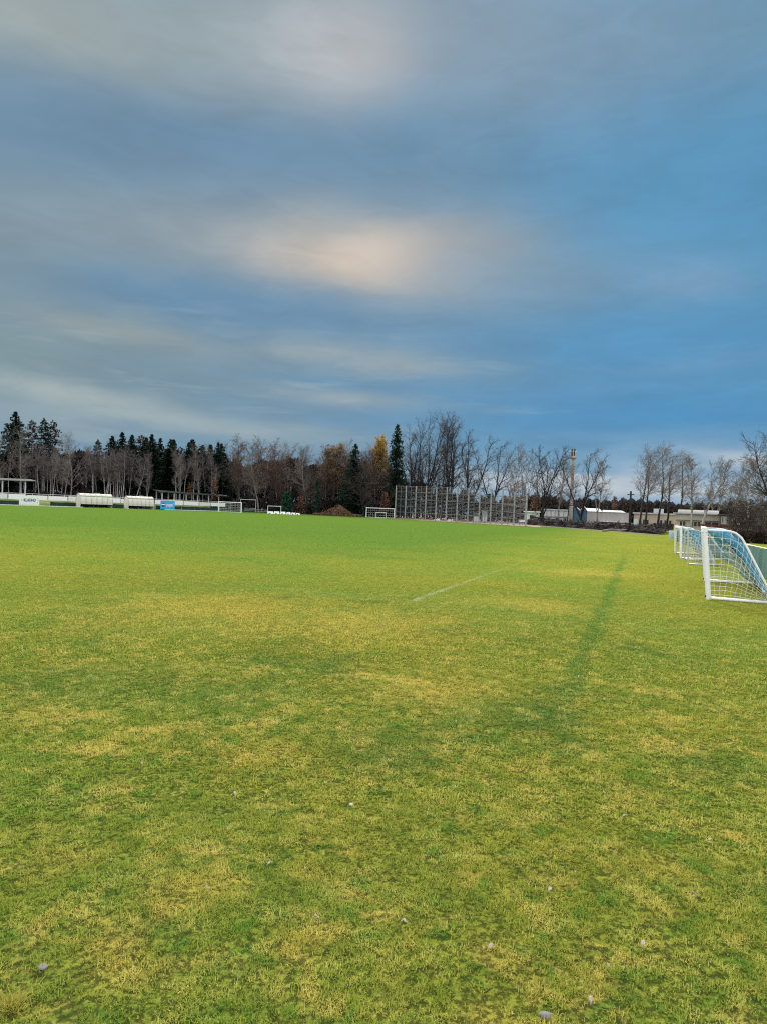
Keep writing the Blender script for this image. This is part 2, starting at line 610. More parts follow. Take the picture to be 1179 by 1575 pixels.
def Ls(px, off=0.0):
    """distance along the perimeter line where the view ray of column px meets the line pushed back by off"""
    d = ray(px, 780)
    a = P0 + LN * off
    # a + s*LD parallel to (d.x,d.y)
    den = LD.x * d.y - LD.y * d.x
    return (a.y * d.x - a.x * d.y) / den


def Lp(px, off=0.0, z=0.0):
    q = P0 + LN * off + LD * Ls(px, off)
    return Vector((q.x, q.y, z))


def zat(px, py, p):
    """height at which column/row px,py passes the point p's depth"""
    return at(px, py, p.y).z


s0, s1 = Ls(-90), Ls(455)
# white kerb strips
mb = MB()
for a, b in ((-40, 128), (254, 337)):
    p, q = Lp(a, .1), Lp(b, .1)
    w = LN * .35
    for (z0, z1) in ((0, .11),):
        mb.quad((p.x, p.y, z1), (q.x, q.y, z1), (q.x + w.x, q.y + w.y, z1), (p.x + w.x, p.y + w.y, z1))
        mb.quad((p.x, p.y, z0), (q.x, q.y, z0), (q.x, q.y, z1), (p.x, p.y, z1))
struct(mb.build('kerb', MAT['white_old']))
# grassed bank behind
mb = MB()
N = 40
prof = [(3.2, 0.0), (3.6, .35), (6.0, .95), (10.0, 1.1), (16.0, 1.1), (19.0, 0.0)]
for i in range(N + 1):
    s = s0 + (Ls(345) - s0) * i / N
    for (o, z) in prof:
        q = P0 + LD * s + LN * (o + .25 * math.sin(i * .9 + o))
        mb.v.append((q.x, q.y, z + (.06 * math.sin(i * 1.7 + o) if z else 0.02)))
k = len(prof)
for i in range(N):
    for j in range(k - 1):
        a = i * k + j
        mb.f.append((a, a + k, a + k + 1, a + 1))
struct(mb.build('grass_bank_terrain', simple('bank_grass', (.19, .21, .06), .95, .0, .5, col2=(.09, .12, .04)), smooth=True))

# dark green low fence with tarpaulin panels at the foot of the bank
t = thing('low_fence', 'low dark green tarpaulin fence at the foot of the bank on the far left', 'fence', P0 + LN * 2.6, LA)
a = s0
i = 0
while a < Ls(372, 2.6):
    L = 3.0
    mb = MB()
    w = [(a + L * q / 6, .04 * math.sin(q * 2.1 + i), .82 - .05 * math.sin(PI * q / 6)) for q in range(7)]
    for q in range(6):
        A, B = w[q], w[q + 1]
        mb.quad((A[0], A[1], .04), (B[0], B[1], .04), (B[0], B[1], B[2]), (A[0], A[1], A[2]))
        mb.quad((A[0], A[1] + .015, .04), (A[0], A[1] + .015, A[2]), (B[0], B[1] + .015, B[2]), (B[0], B[1] + .015, .04))
    if i % 7 != 5:
        mb.build('tarpaulin', MAT['dkgreen'], t)
    MB().tube([(a, .06, 0), (a, .06, .95)], .04, 6).build('post', MAT['steel'], t)
    a += L
    i += 1

# white boards on the bank and the rail above them
t = thing('perimeter_railing', 'long pale tubular railing above the white boards on the bank', 'railing', P0 + LN * 7.4, LA)
ra, rb = Ls(-60, 7.4), Ls(402, 7.4)
MB().tube([(ra, 0, 2.15), (rb, 0, 2.15)], .045, 6).build('rail', MAT['alu'], t)
for i in range(23):
    x = ra + (rb - ra) * i / 22
    MB().tube([(x, 0, .9 if x < Ls(345, 7.4) else 0), (x, 0, 2.15)], .04, 6).build('post', MAT['alu'], t)
a = Ls(-60, 6.6)
i = 0
e = Ls(338, 6.6)
while a < e:
    L = 3.6 + .5 * math.sin(i * 2.3)
    z0 = 1.02
    hh = .92 + .08 * math.sin(i * 1.3)
    p = P0 + LD * a + LN * 6.6
    t = thing('perimeter_board', 'white board in the long row on the bank behind the low green fence', 'board', (p.x, p.y, z0), LA, 'white boards in the row on the bank')
    MB().box((0, 0, .04), (L - .16, .05, hh)).build('panel', MAT['white_old'] if i % 4 == 1 else MAT['white'], t)
    for q in (.3, L - .45):
        MB().box((q, .055, -.15), (q + .07, .13, hh - .08)).build('leg', MAT['steel'], t)
    a += L
    i += 1


def text_mesh(txt, size, name, mat, parent, loc, rot, shear=0.0, extrude=.006, width=None):
    cu = bpy.data.curves.new(name + '_c', 'FONT')
    cu.body = txt
    cu.size = size
    cu.extrude = extrude
    cu.shear = shear
    cu.align_x = 'CENTER'
    cu.align_y = 'CENTER'
    cu.offset = size * .012
    tmp = bpy.data.objects.new('tmp', cu)
    COL.objects.link(tmp)
    dg = bpy.context.evaluated_depsgraph_get()
    me = bpy.data.meshes.new_from_object(tmp.evaluated_get(dg))
    bpy.data.objects.remove(tmp)
    me.materials.clear()
    me.materials.append(mat)
    o = bpy.data.objects.new(name, me)
    COL.objects.link(o)
    o.parent = parent
    o.location = loc
    o.rotation_euler = rot
    if width:
        xs_ = [v.co.x for v in me.vertices]
        k_ = width / (max(xs_) - min(xs_))
        o.scale = (k_, 1, 1)
    return o


# white banner with the town's name
a, b = Lp(29.5, 1.6), Lp(60.5, 1.6)
W = (b - a).length
hb = zat(45, 761.8, (a + b) / 2) - .1
t = thing('banner', 'white banner with dark KLADNO lettering standing by the left roofed stand', 'banner', a, LA)
mb = MB()
for i in range(8):
    x0, x1 = W * i / 8, W * (i + 1) / 8
    y0, y1 = .02 * math.sin(i * 1.3), .02 * math.sin((i + 1) * 1.3)
    mb.quad((x0, y0, .12), (x1, y1, .12), (x1, y1, hb), (x0, y0, hb))
    mb.quad((x0, y0 + .02, .12), (x0, y0 + .02, hb), (x1, y1 + .02, hb), (x1, y1 + .02, .12))
mb.build('sheet', MAT['white'], t)
for x in (.05, W / 2, W - .05):
    MB().tube([(x, .08, 0), (x, .08, hb + .05)], .035, 6).build('post', MAT['alu'], t)
text_mesh('KLADNO', hb * .42, 'lettering', MAT['navy'], t, (W * .52, -.05, hb * .56), (PI / 2, 0, 0), 0, .008, W * .60)
mb = MB()
mb.box((W * .09, -.045, hb * .54), (W * .155, -.03, hb * .59))
mb.build('dash', MAT['navy'], t)
mb = MB()
for i in range(6):
    an0, an1 = -.7 + i * .24, -.7 + (i + 1) * .24
    p = [(W * .80 + W * .13 * math.cos(q), -.04, hb * .55 + hb * .42 * math.sin(q)) for q in (an0, an1)]
    p2_ = [(W * .815 + W * .13 * math.cos(q), -.04, hb * .55 + hb * .42 * math.sin(q)) for q in (an1, an0)]
    mb.quad(*p, *p2_)
mb.build('emblem', MAT['navy'], t)

# blue banner with the round emblem
a, b = Lp(247, 1.4), Lp(269, 1.4)
W = (b - a).length
hb = zat(258, 770.3, (a + b) / 2)
t = thing('banner', 'bright blue banner with white lettering under the long roofed stand', 'banner', a, LA)
MB().box((0, 0, .12), (W, .04, hb)).build('sheet', MAT['blue'], t)
for x in (.08, W - .08):
    MB().tube([(x, .09, 0), (x, .09, hb + .08)], .035, 6).build('post', MAT['alu'], t)
text_mesh('pepsi', hb * .55, 'lettering', MAT['white'], t, (W * .63, -.03, hb * .55), (PI / 2, 0, 0), .35, .008, W * .50)
cx, cz, rr = W * .2, hb * .57, hb * .25
for nm, lo, hi, mm in (('emblem', .22, 1.0, 'red'), ('emblem', -.22, .22, 'white'), ('emblem', -1.0, -.22, 'navy')):
    mb = MB()
    prev = None
    for i in range(9):
        h_ = lo + (hi - lo) * i / 8
        w_ = math.sqrt(max(0, 1 - h_ * h_))
        cur = (w_, h_)
        if prev:
            sk = .25
            mb.quad((cx - rr * prev[0], -.03, cz + rr * prev[1]), (cx + rr * prev[0], -.03, cz + rr * prev[1]), (cx + rr * cur[0], -.03, cz + rr * cur[1]), (cx - rr * cur[0], -.03, cz + rr * cur[1]))
        prev = cur
    mb.build(nm, MAT[mm], t)


# roofed stands
def stand(px0, px1, off, y0, y1, posts, label, backrail=False):
    a, b = Lp(px0, off), Lp(px1, off)
    L = (b - a).length
    t = thing('roofed_stand', label, 'stand', a, LA)
    za, zb = zat(px0, y0, a), zat(px1, y1, b)
    mb = MB()
    n_ = 30
    dep = 2.6
    for i in range(n_ + 1):
        x = L * i / n_
        z = za + (zb - za) * i / n_ - .12 * math.sin(PI * i / n_) * .5
        rip = .03 * (i % 2)
        for (y, dz) in ((-.7, -.05), (dep, .35), (dep, .29), (-.7, -.11)):
            mb.v.append((x, y, z + dz + rip))
    for i in range(n_):
        for j in range(4):
            c_ = i * 4 + j
            d_ = i * 4 + (j + 1) % 4
            mb.f.append((c_, c_ + 4, d_ + 4, d_))
    mb.f.append((0, 1, 2, 3))
    mb.f.append(tuple(n_ * 4 + q for q in (3, 2, 1, 0)))
    mb.build('roof', MAT['roofsheet'], t)
    for p in posts:
        x = Ls(p, off) - Ls(px0, off)
        z = za + (zb - za) * x / L - .12
        for y, dz in ((0.0, 0), (2.4, .25)):
            MB().box((x - .09, y - .09, .0), (x + .09, y + .09, z + dz)).build('post', MAT['alu'] if y == 0 else MAT['steel'], t)
        MB().tube([(x, 0, z - .7), (x, 1.1, z + .08)], .04, 5).build('brace', MAT['steel'], t)
    MB().box((0.05, .05, za - .32), (L * .5, .13, za - .18)).build('beam', MAT['dark_steel'], t)
    MB().box((.4, 1.6, 1.45), (L - .4, 1.95, 1.52)).build('bench_seat', MAT['bark_brown'], t)
    return t


stand(-60, 54, 8.6, 734.5, 739.8, [-40, 3, 38], 'short roofed stand with two pale posts, cut off at the left edge')
stand(243, 350, 8.6, 755.6, 763.0, [249, 267.5, 286, 303.5, 320.5, 336], 'long low roofed stand on thin posts behind the blue banner')


# dugouts
def dugout(px0, px1, ytop, label, flip):
    off = 1.0
    a, b = Lp(px0, off), Lp(px1, off)
    L = (b - a).length
    h = zat((px0 + px1) / 2, ytop, (a + b) / 2)
    t = thing('dugout', label, 'dugout', a, LA, 'cream dugouts beside the pitch')
    D = 1.7
    arc = [(-.15, h * .80), (.0, h * .90), (.35, h * .985), (.8, h), (1.2, h * .93), (1.5, h * .78), (1.66, h * .5), (1.7, .08)]
    mb = MB()
    for x0, x1 in ((0, L),):
        n0 = len(mb.v)
        for x in (x0, x1):
            for (y, z) in arc:
                mb.v.append((x, y, z))
            for (y, z) in reversed(arc):
                mb.v.append((x, y - .03, z - .04))
        k_ = len(arc) * 2
        for j in range(k_):
            mb.f.append((n0 + j, n0 + k_ + j, n0 + k_ + (j + 1) % k_, n0 + (j + 1) % k_))
    mb.build('shell', MAT['cream'], t, True)
    # front visor panels reach low so the ribs read from the pitch
    mb = MB()
    fr = [(-.15, h * .80), (-.32, h * .62), (-.40, h * .42), (-.38, h * .24)]
    for i in range(len(fr) - 1):
        (y0, z0), (y1, z1) = fr[i], fr[i + 1]
        mb.quad((0, y0, z0), (L, y0, z0), (L, y1, z1), (0, y1, z1))
        mb.quad((0, y0 + .03, z0), (0, y1 + .03, z1), (L, y1 + .03, z1), (L, y0 + .03, z0))
    mb.build('front_panel', MAT['cream'], t, True)
    for i in range(7):
        x = L * i / 6
        MB().tube([(x, y - (.02 if q < 3 else -.02), z + .02) for q, (y, z) in enumerate(list(reversed(fr[1:])) + arc)], .05, 5).build('rib', MAT['cream2'], t)
    for x, xx in ((0.02, .05), (L - .05, L - .02)):
        mb = MB()
        poly = [(y, z) for y, z in arc] + [(-.2, .08)] + list(reversed(fr))
        n0 = len(mb.v)
        mb.v += [(x, y * .985, z * .985 + .01) for y, z in poly]
        mb.v += [(xx, y * .985, z * .985 + .01) for y, z in poly]
        k_ = len(poly)
        mb.f.append(tuple(range(n0, n0 + k_)))
        mb.f.append(tuple(reversed(range(n0 + k_, n0 + 2 * k_))))
        for j in range(k_):
            mb.f.append((n0 + j, n0 + (j + 1) % k_, n0 + k_ + (j + 1) % k_, n0 + k_ + j))
        mb.build('end_panel', MAT['cream'], t)
    MB().box((.15, .85, .40), (L - .15, 1.25, .46)).build('bench_seat', MAT['dark_steel'], t)
    for q in (.3, L / 2, L - .3):
        MB().box((q, .95, 0), (q + .08, 1.15, .40)).build('bench_leg', MAT['steel'], t)
    MB().box((L * .52, .6, h - .01), (L * .66, 1.0, h + .16)).build('roof_vent', MAT['cream2'], t)
    MB().box((0, 1.6, 0), (L, 1.75, .1)).build('base_rail', MAT['white_old'], t)
    MB().box((0, -.3, 0), (.1, 1.6, .1)).build('base_rail', MAT['white_old'], t)
    MB().box((L - .1, -.3, 0), (L, 1.6, .1)).build('base_rail', MAT['white_old'], t)
    return t


dugout(122.5, 172, 759.6, 'longer cream ribbed dugout, the one nearer the white banner', False)
dugout(196.5, 235.5, 763.6, 'shorter cream ribbed dugout, the one nearer the blue banner', True)


# ------------------------------------------------------------------ goals
def net_panel(mb, fn, nu, nv, r_=.004, skip=None):
    pts = [[fn(i / nu, j / nv) for j in range(nv + 1)] for i in range(nu + 1)]
    for i in range(nu + 1):
        for j in range(nv + 1):
            if i < nu:
                mb.tube([pts[i][j], pts[i + 1][j]], r_, 3, False)
            if j < nv:
                mb.tube([pts[i][j], pts[i][j + 1]], r_, 3, False)


def far_goal(loc, rz, W, Hh, D, label, netted=True, rad=.06, mat='white', step=.35, cord=.012, group=None):
    t = thing('goal', label, 'goal', loc, rz, group)
    for x in (0, W):
        MB().tube([(x, 0, 0), (x, 0, Hh)], rad, 8).build('post', MAT[mat], t)
    MB().tube([(-rad, 0, Hh), (W + rad, 0, Hh)], rad, 8).build('crossbar', MAT[mat], t)
    if D:
        for x in (0, W):
            MB().tube([(x, 0, Hh), (x, D * .45, Hh), (x, D, .05)], rad * .5, 6).build('stay', MAT[mat], t)
            MB().tube([(x, 0, .04), (x, D, .04)], rad * .6, 6).build('side_bar', MAT[mat], t)
        MB().tube([(0, D, .04), (W, D, .04)], rad * .6, 6).build('ground_bar', MAT[mat], t)
    if netted:
        mb = MB()
        d2 = max(D, .6)
        net_panel(mb, lambda u, v: (W * u, d2 * (.45 + .55 * v) if D else d2 * v, Hh * (1 - v) + .03), int(W / step), int(Hh / step), cord)
        net_panel(mb, lambda u, v: (W * u, d2 * .45 * v, Hh), int(W / step), 2, cord)
        for x in (0, W):
            net_panel(mb, lambda u, v: (x, d2 * (.45 + .55 * v) * u, Hh * (1 - v) + .03), 4, int(Hh / step), cord)
        mb.build('net', MAT['netw'], t)
    return t


def base_at(px0, py0, px1, py1):
    a, b = G(px0, py0), G(px1, py1)
    d = b - a
    return a, math.atan2(d.y, d.x), d.length


# small white goal before the long stand
a = G(336, 787.3)
d = (a.xy.length)
Wp = 34.5 / F * a.y
far_goal(a, R(4), Wp, zat(336, 771.8, a), 1.4, 'white netted goal standing before the right end of the long roofed stand', True, .07, 'white', .3, .014)
# taller bare frame behind
a = on(369.5, 150)
far_goal(a, R(2), 23.5 / F * a.y, zat(369, 768.0, a), 0, 'thin taller goal frame without a net behind the low dark benches', False, .06, 'steel')
a = on(412, 151)
far_goal(a, R(3), 20 / F * a.y, zat(412, 778.2, a), 0, 'small low bare goal frame behind the white blocks', False, .06, 'white_old')
# full-size goal and small goal by the ball-stop fence
a, ang, W = base_at(563, 795.6, 605.5, 797.4)
hh = zat(563, 781.0, a)
far_goal(a, -.02, 42.5 / F * a.y, hh, 2.2, 'full-size white goal left of the tall ball-stop fence', True, .075, 'white', .45, .013)
q = G(578, 796.9)
far_goal(q, -.02, 15.0 / F * q.y, zat(578, 788.2, q), .9, 'small white goal standing inside the full-size goal', False, .05, 'white_old')

# low dark benches and white blocks left of the earth heap
for i, (px, py, w, h) in enumerate(((376, 788.6, 17, 6.0), (394, 788.8, 17, 5.0))):
    p = on(px, 147 - 2 * i)
    sc = p.y / F
    t = thing('bench', ('dark metal bench behind the thin goal frame, the taller of two', 'dark metal bench beside the thin goal frame, the lower of two')[i], 'bench', p, LA * .3)
    W = w * sc
    for q, z in enumerate((.45, .75, 1.0)[:3 - i]):
        MB().box((0, q * .35, z - .05), (W, q * .35 + .28, z)).build('seat', MAT['steel'], t)
    for x in (.1, W / 2, W - .1):
        MB().box((x - .04, 0, 0), (x + .04, .9, .06)).build('foot', MAT['dark_steel'], t)
        for q, z in enumerate((.40, .70, .95)[:3 - i]):
            MB().box((x - .04, q * .35 + .1, .06), (x + .04, q * .35 + .18, z)).build('leg', MAT['dark_steel'], t)
wb = [(411, 9, 5.2), (421, 8.5, 5.6), (431, 8.0, 5.4), (440.5, 6.5, 4.8), (448, 6, 4.2), (455, 6, 3.6)]
for i, (px, w, h) in enumerate(wb):
    p = on(px, 147)
    sc = p.y / F
    W, hh = w * sc * 1.06, h * sc * .68
    o = thing('barrier_block', 'white low barrier block in the row right of the small low goal frame', 'barrier', p, R(2), 'white barrier blocks beside the pitch')
    mb = MB()
    mb.v += [(0, 0, 0), (W, 0, 0), (W, .7, 0), (0, .7, 0), (.05, .12, hh * .35), (W - .05, .12, hh * .35), (W - .05, .58, hh * .35), (.05, .58, hh * .35), (.08, .25, hh), (W - .08, .25, hh), (W - .08, .45, hh), (.08, .45, hh)]
    for q in (0, 4):
        for j in range(4):
            mb.f.append((q + j, q + (j + 1) % 4, q + 4 + (j + 1) % 4, q + 4 + j))
    mb.f += [(8, 9, 10, 11), (3, 2, 1, 0)]
    mb.build('body', MAT['white'], o)
    MB().box((W * .3, .0, 0.02), (W * .55, .09, .16)).build('foot_slot', MAT['dark_steel'], o)


# near training goals on the right
def training_goal(base, wang, W, Hh, D, lean, label, grey=False):
    """x along the opening (away from the camera), y to the back, z up"""
    t = thing('training_goal', label, 'goal', base, wang, 'portable training goals along the teal fence')
    fr = 'alu' if grey else 'white'
    pr = .03 if grey else .058
    top = Vector((0, -lean, Hh))

    def LN_(z):
        return -lean * z / Hh
    for x in (0, W):
        mb = MB()
        w_ = pr
        n0 = len(mb.v)
        for z in (.0, Hh):
            y = LN_(z)
            c8 = .35
            for (sx, sy) in ((-1, -c8), (-c8, -1), (c8, -1), (1, -c8), (1, c8), (c8, 1), (-c8, 1), (-1, c8)):
                mb.v.append((x + w_ * sx, y + w_ * sy, z))
        for j in range(8):
            mb.f.append((n0 + j, n0 + (j + 1) % 8, n0 + 8 + (j + 1) % 8, n0 + 8 + j))
        mb.f.append(tuple(range(n0 + 8, n0 + 16)))
        post = mb.build('post', MAT[fr], t)
        if not grey:
            MB().box((x - .03, -.085, .05), (x + .03, -.059, .10)).build('bolt', MAT['rubber'], post)
    MB().box((-pr, -lean - pr, Hh - .004), (W + pr, -lean + pr, Hh + .105)).build('crossbar', MAT[fr], t)
    ar = .02 if grey else .025

    def arm(u):
        """side profile from crossbar to back ground bar, u in 0..1"""
        y1 = .50 * D
        P = [(-lean, Hh + .05), (D * .28, Hh + .045), (D * .38, Hh), (D * .46, Hh - .10), (D * .52, Hh - .24), (D, .03)]
        seg = [0]
        for i in range(1, len(P)):
            seg.append(seg[-1] + math.dist(P[i], P[i - 1]))
        s = u * seg[-1]
        for i in range(1, len(P)):
            if s <= seg[i] + 1e-9:
                f_ = (s - seg[i - 1]) / (seg[i] - seg[i - 1])
                return (P[i - 1][0] + (P[i][0] - P[i - 1][0]) * f_, P[i - 1][1] + (P[i][1] - P[i - 1][1]) * f_)
        return P[-1]
    for x in (0, W):
        MB().tube([(x, *arm(u / 30)) for u in range(31)], ar, 8).build('side_arm', MAT[fr], t, True)
        MB().tube([(x, .02, .035), (x, D, .035)], .038 if not grey else .025, 8).build('side_bar', MAT[fr], t, True)
    MB().tube([(0, D, .035), (W, D, .035)], .032 if not grey else .02, 8).build('ground_bar', MAT[fr], t, True)
    rg = random.Random(int(W * 1000) + int(base[1]))
    jt = lambda a_: (rg.random() - .5) * a_
    # side nets
    for x in (0, W):
        mb = MB()

        def side(u, v):
            y, z = arm(u)
            zz = .03
            yb = D * u * .98 + .02 - lean * 0
            q = v + .10 * math.sin(PI * v) * (1 - u)
            q = min(q, 1)
            return (x + .10 * math.sin(PI * v) * math.sin(PI * u) + jt(.01), y + (yb - y) * q + jt(.025), z + (zz - z) * q + jt(.02))
        net_panel(mb, side, 13, 12, .0040)
        mb.build('side_net', MAT['netw'], t)
    mb = MB()
    # lower back net, white
    def back(u, v):
        y, z = arm(.42 + .58 * v)
        return (W * u + jt(.03), y - .04 * math.sin(PI * v) + jt(.03), max(.02, z - .06 * math.sin(PI * v)) + jt(.02))
    net_panel(mb, back, int(W / .13), 14, .0050)
    mb.build('net', MAT['netb'], t)
    # upper net in blue cord, doubled and sagging
    mb = MB()
    for lay in range(2):
        def roof(u, v):
            y, z = arm(.75 * v)
            sag = .16 * math.sin(PI * u) * math.sin(PI * v) + .10 * lay * math.sin(PI * v)
            return (W * u + jt(.05), y + jt(.05) - .05 * lay, z - sag + jt(.03))
        net_panel(mb, roof, int(W / .13), 12, .0046)
        mb.build('upper_net', MAT['netb'], t)
        mb = MB()
    if grey:
        return t
    # bunched net hanging in folds from the far top corner down to the far back corner

    def bundle(name, mat, x0, x1, y_off, w0, w1, sag, seed, top=.10, bot=1.0):
        g = random.Random(seed)
        mb = MB()
        n_, m_ = 26, 9
        for i in range(n_ + 1):
            v = i / n_
            u = top + (bot - top) * v
            ya = -lean + .08 + (D - .10 + lean - .08) * u
            za = (Hh - .03) * (1 - u) ** 1.12 + .04
            for j in range(m_ + 1):
                f_ = j / m_
                w = (w0 + (w1 - w0) * v)
                fold = .045 * math.sin(j * 2.2 + i * .5 + seed) + g.gauss(0, .014)
                mb.v.append((x0 + (x1 - x0) * f_ + fold, ya + y_off + w * f_ + g.gauss(0, .012), za - sag * math.sin(PI * v) * (1 - .5 * f_) + w * .8 * f_ + fold * .5))
        for i in range(n_):
            for j in range(m_):
                if g.random() < .2:
                    continue
                a_ = i * (m_ + 1) + j
                mb.f.append((a_, a_ + 1, a_ + m_ + 2, a_ + m_ + 1))
        return mb.build(name, MAT[mat], t)
    bundle('net_fold', 'netb', W * .03, W * .20, .02, .20, .26, .10, 1, .12, .99)
    bundle('net_fold', 'netp', W * .10, W * .38, .08, .14, .16, .16, 2, .25, 1.0)
    bundle('net_fold', 'netd', W * .28, W * .60, .26, .10, .06, .0, 5, .20, .55)
    rope = [(W * (.01 + .05 * q / 12), -lean + .06 + (D + lean - .08) * (q / 12), (Hh - .05) * (1 - q / 12) ** 1.12 + .05 - .07 * math.sin(PI * q / 12)) for q in range(13)]
    MB().tube(rope, .026, 6).build('net_hem', MAT['netp'], t, True)
    g = random.Random(3)
    hem = [(W * (1 - q / 20), D - .03 + g.gauss(0, .02), .09 + .05 * abs(math.sin(q * .9)) + g.random() * .03) for q in range(21)]
    MB().tube(hem, .055, 6).build('net_hem', MAT['netp'], t, True)
    return t


def goal_from(pn, pf, D, lean, Hh, label, grey=False):
    d = pf - pn
    # right-handed: x towards the far post means +y is to the left, so mirror by starting at the far post
    W = d.length
    ang = math.atan2(-d.y, -d.x)
    return training_goal((pf.x, pf.y, 0), ang, W, Hh, D, lean, label, grey)


goal_from(Vector((7.71, 16.05, 0)), Vector((9.98, 21.0, 0)), 1.38, .14, 1.58, 'nearest and largest looking white training goal, cut off by the right edge')
goal_from(Vector((14.6, 33.4, 0)), Vector((16.6, 38.7, 0)), 1.35, .04, 1.47, 'farthest white training goal with blue netting, left of the other goals')
goal_from(Vector((12.95, 28.9, 0)), Vector((14.35, 32.4, 0)), 1.1, .05, 1.42, 'thin grey framed training goal between the two thick white ones', True)

# teal tarpaulin fence behind the training goals
fd = Vector((.3338, .9426, 0))
f0 = Vector((11.65, 19.5, 0)) - fd * 9
fl = (62.8 - 19.5) / .9426 + 9
t = thing('tarpaulin_fence', 'waist high teal tarpaulin fence running behind the training goals', 'fence', f0, math.atan2(fd.y, fd.x))
x = 0
i = 0
while x < fl - .5:
    L = 2.5
    mb = MB()
    for q in range(11):
        xx = x + L * q / 10
        w = .025 * math.sin(q * 1.9 + i) * math.sin(PI * q / 10)
        mb.v += [(xx, w * 1.6, .03), (xx, w, .5), (xx, w * .6, 1.0 - .025 * math.sin(PI * q / 10))]
        mb.v += [(xx, w * 1.6 - .012, .03), (xx, w - .012, .5), (xx, w * .6 - .012, 1.0 - .025 * math.sin(PI * q / 10))]
    for q in range(10):
        a = q * 6
        mb.f += [(a, a + 1, a + 7, a + 6), (a + 1, a + 2, a + 8, a + 7), (a + 3, a + 9, a + 10, a + 4), (a + 4, a + 10, a + 11, a + 5), (a + 2, a + 5, a + 11, a + 8)]
    mb.build('tarpaulin', MAT['teal'], t)
    MB().tube([(x, -.05, 0), (x, -.05, 1.04)], .024, 6).build('post', MAT['dark_steel'], t)
    x += L
    i += 1
MB().tube([(0, 0, 1.02), (x, 0, 1.02)], .022, 6).build('top_rail', MAT['alu'], t)
# pale panel at the far end of the fence
p = G(1031.5, 832.2)
t = thing('notice_board', 'small pale notice board standing at the far end of the teal fence', 'board', p, -.1)
MB().box((-.26, -.16, .18), (.26, -.13, .98)).build('panel', simple('pale_blue_panel', (.55, .66, .70), .6, .25, 4), t)
for x in (-.2, .2):
    MB().tube([(x, -.11, 0), (x, -.11, .95)], .02, 6).build('post', MAT['steel'], t)

# ------------------------------------------------------------------ ball-stop fence
tops = [746.6, 747.0, 747.6, 748.1, 748.6, 749.2, 749.8, 750.4, 751.2, 751.8, 752.4, 756.6, 761.6]
pxs = [607.0, 622.3, 637.6, 653.0, 669.0, 685.0, 701.3, 718.3, 735.6, 753.0, 770.6, 789.0, 807.5]
bas = [797.2 + (809.3 - 797.2) * (p - 607) / 200.5 for p in pxs]
ctr = G(707, 803.2)
t = thing('ball_stop_fence', 'tall ball-stop fence of grey posts, rails and wire behind the pitch', 'fence', ctr)
fb = [G(a, b) - ctr for a, b in zip(pxs, bas)]
fh = [zat(a, c, b + ctr) for a, b, c in zip(pxs, fb, tops)]
for i, (b, h) in enumerate(zip(fb, fh)):
    MB().box((b.x - .12, b.y - .10, 0), (b.x + .12, b.y + .10, h)).build('post', MAT['fence_grey'], t)
# panel tops: stepped down over the last panels
pt = [fh[i] * .995 for i in range(13)]
panel_top = []
for i in range(12):
    a, b = fh[i], fh[i + 1]
    if i >= 8:
        f_ = (.80, .80, .80, .90)[i - 8]
        f2 = (.80, .80, .88, .97)[i - 8]
        panel_top.append((a * f_, b * f2))
    else:
        panel_top.append((a * .985, b * .985))
for fr in (.19, .41, .62, .80):
    for i in range(12):
        a, b = fb[i], fb[i + 1]
        za, zb = fh[i] * (1 - fr), fh[i + 1] * (1 - fr)
        if za > panel_top[i][0] * .99:
            continue
        MB().tube([(a.x, a.y - .12, za), (b.x, b.y - .12, zb)], .065, 4, rot=PI / 4).build('rail', MAT['fence_rail'], t)
for i in range(12):
    a, b = fb[i], fb[i + 1]
    mb = MB()
    nx, nz = 9, 24
    for q in range(1, nx):
        f_ = q / nx
        p = a.lerp(b, f_)
        zt = panel_top[i][0] + (panel_top[i][1] - panel_top[i][0]) * f_
        mb.tube([(p.x, p.y + .02, .05), (p.x, p.y + .02, zt)], .008, 3, False)
    for q in range(nz + 1):
        f_ = q / nz
        mb.tube([(a.x, a.y + .02, .05 + (panel_top[i][0] - .05) * f_), (b.x, b.y + .02, .05 + (panel_top[i][1] - .05) * f_)], .008, 3, False)
    mb.build('wire_mesh', MAT['fence_rail'], t)
    p = a.lerp(b, .5)
    zt = sum(panel_top[i]) / 2
    MB().tube([(p.x, p.y - .04, 0), (p.x, p.y - .04, zt)], .05, 5).build('mid_post', MAT['fence_rail'], t)
    MB().tube([(a.x, a.y + .02, panel_top[i][0]), (b.x, b.y + .02, panel_top[i][1])], .04, 5).build('top_rail', MAT['fence_rail'], t)

# small white blocks at the foot of the fence and cabinets behind it
for i, (px, py, w, h, lab) in enumerate(((671.5, 800.6, 9, 1.8, 'flat white slab lying at the foot of the ball-stop fence'), (691.5, 802.2, 9, 3.2, 'white lumpy block lying at the foot of the ball-stop fence'))):
    p = G(px, py)
    sc = p.y / F
    W, hh = w * sc, h * sc
    mb = MB()
    n_ = 10
    g = random.Random(i)
    for z, k_ in ((0, 1), (hh * .7, .95), (hh, .7)):
        for j in range(n_):
            an = 2 * PI * j / n_
            mb.v.append((W / 2 * math.cos(an) * k_ * (1 + g.uniform(-.1, .1)), .35 * math.sin(an) * k_, z * (1 + g.uniform(-.15, .15))))
    for r_ in range(2):
        for j in range(n_):
            mb.f.append((r_ * n_ + j, r_ * n_ + (j + 1) % n_, (r_ + 1) * n_ + (j + 1) % n_, (r_ + 1) * n_ + j))
    mb.f.append(tuple(2 * n_ + j for j in range(n_)))
    o = mb.build('concrete_block', MAT['white_old'])
    o.location = p
    tag(o, lab, 'block')
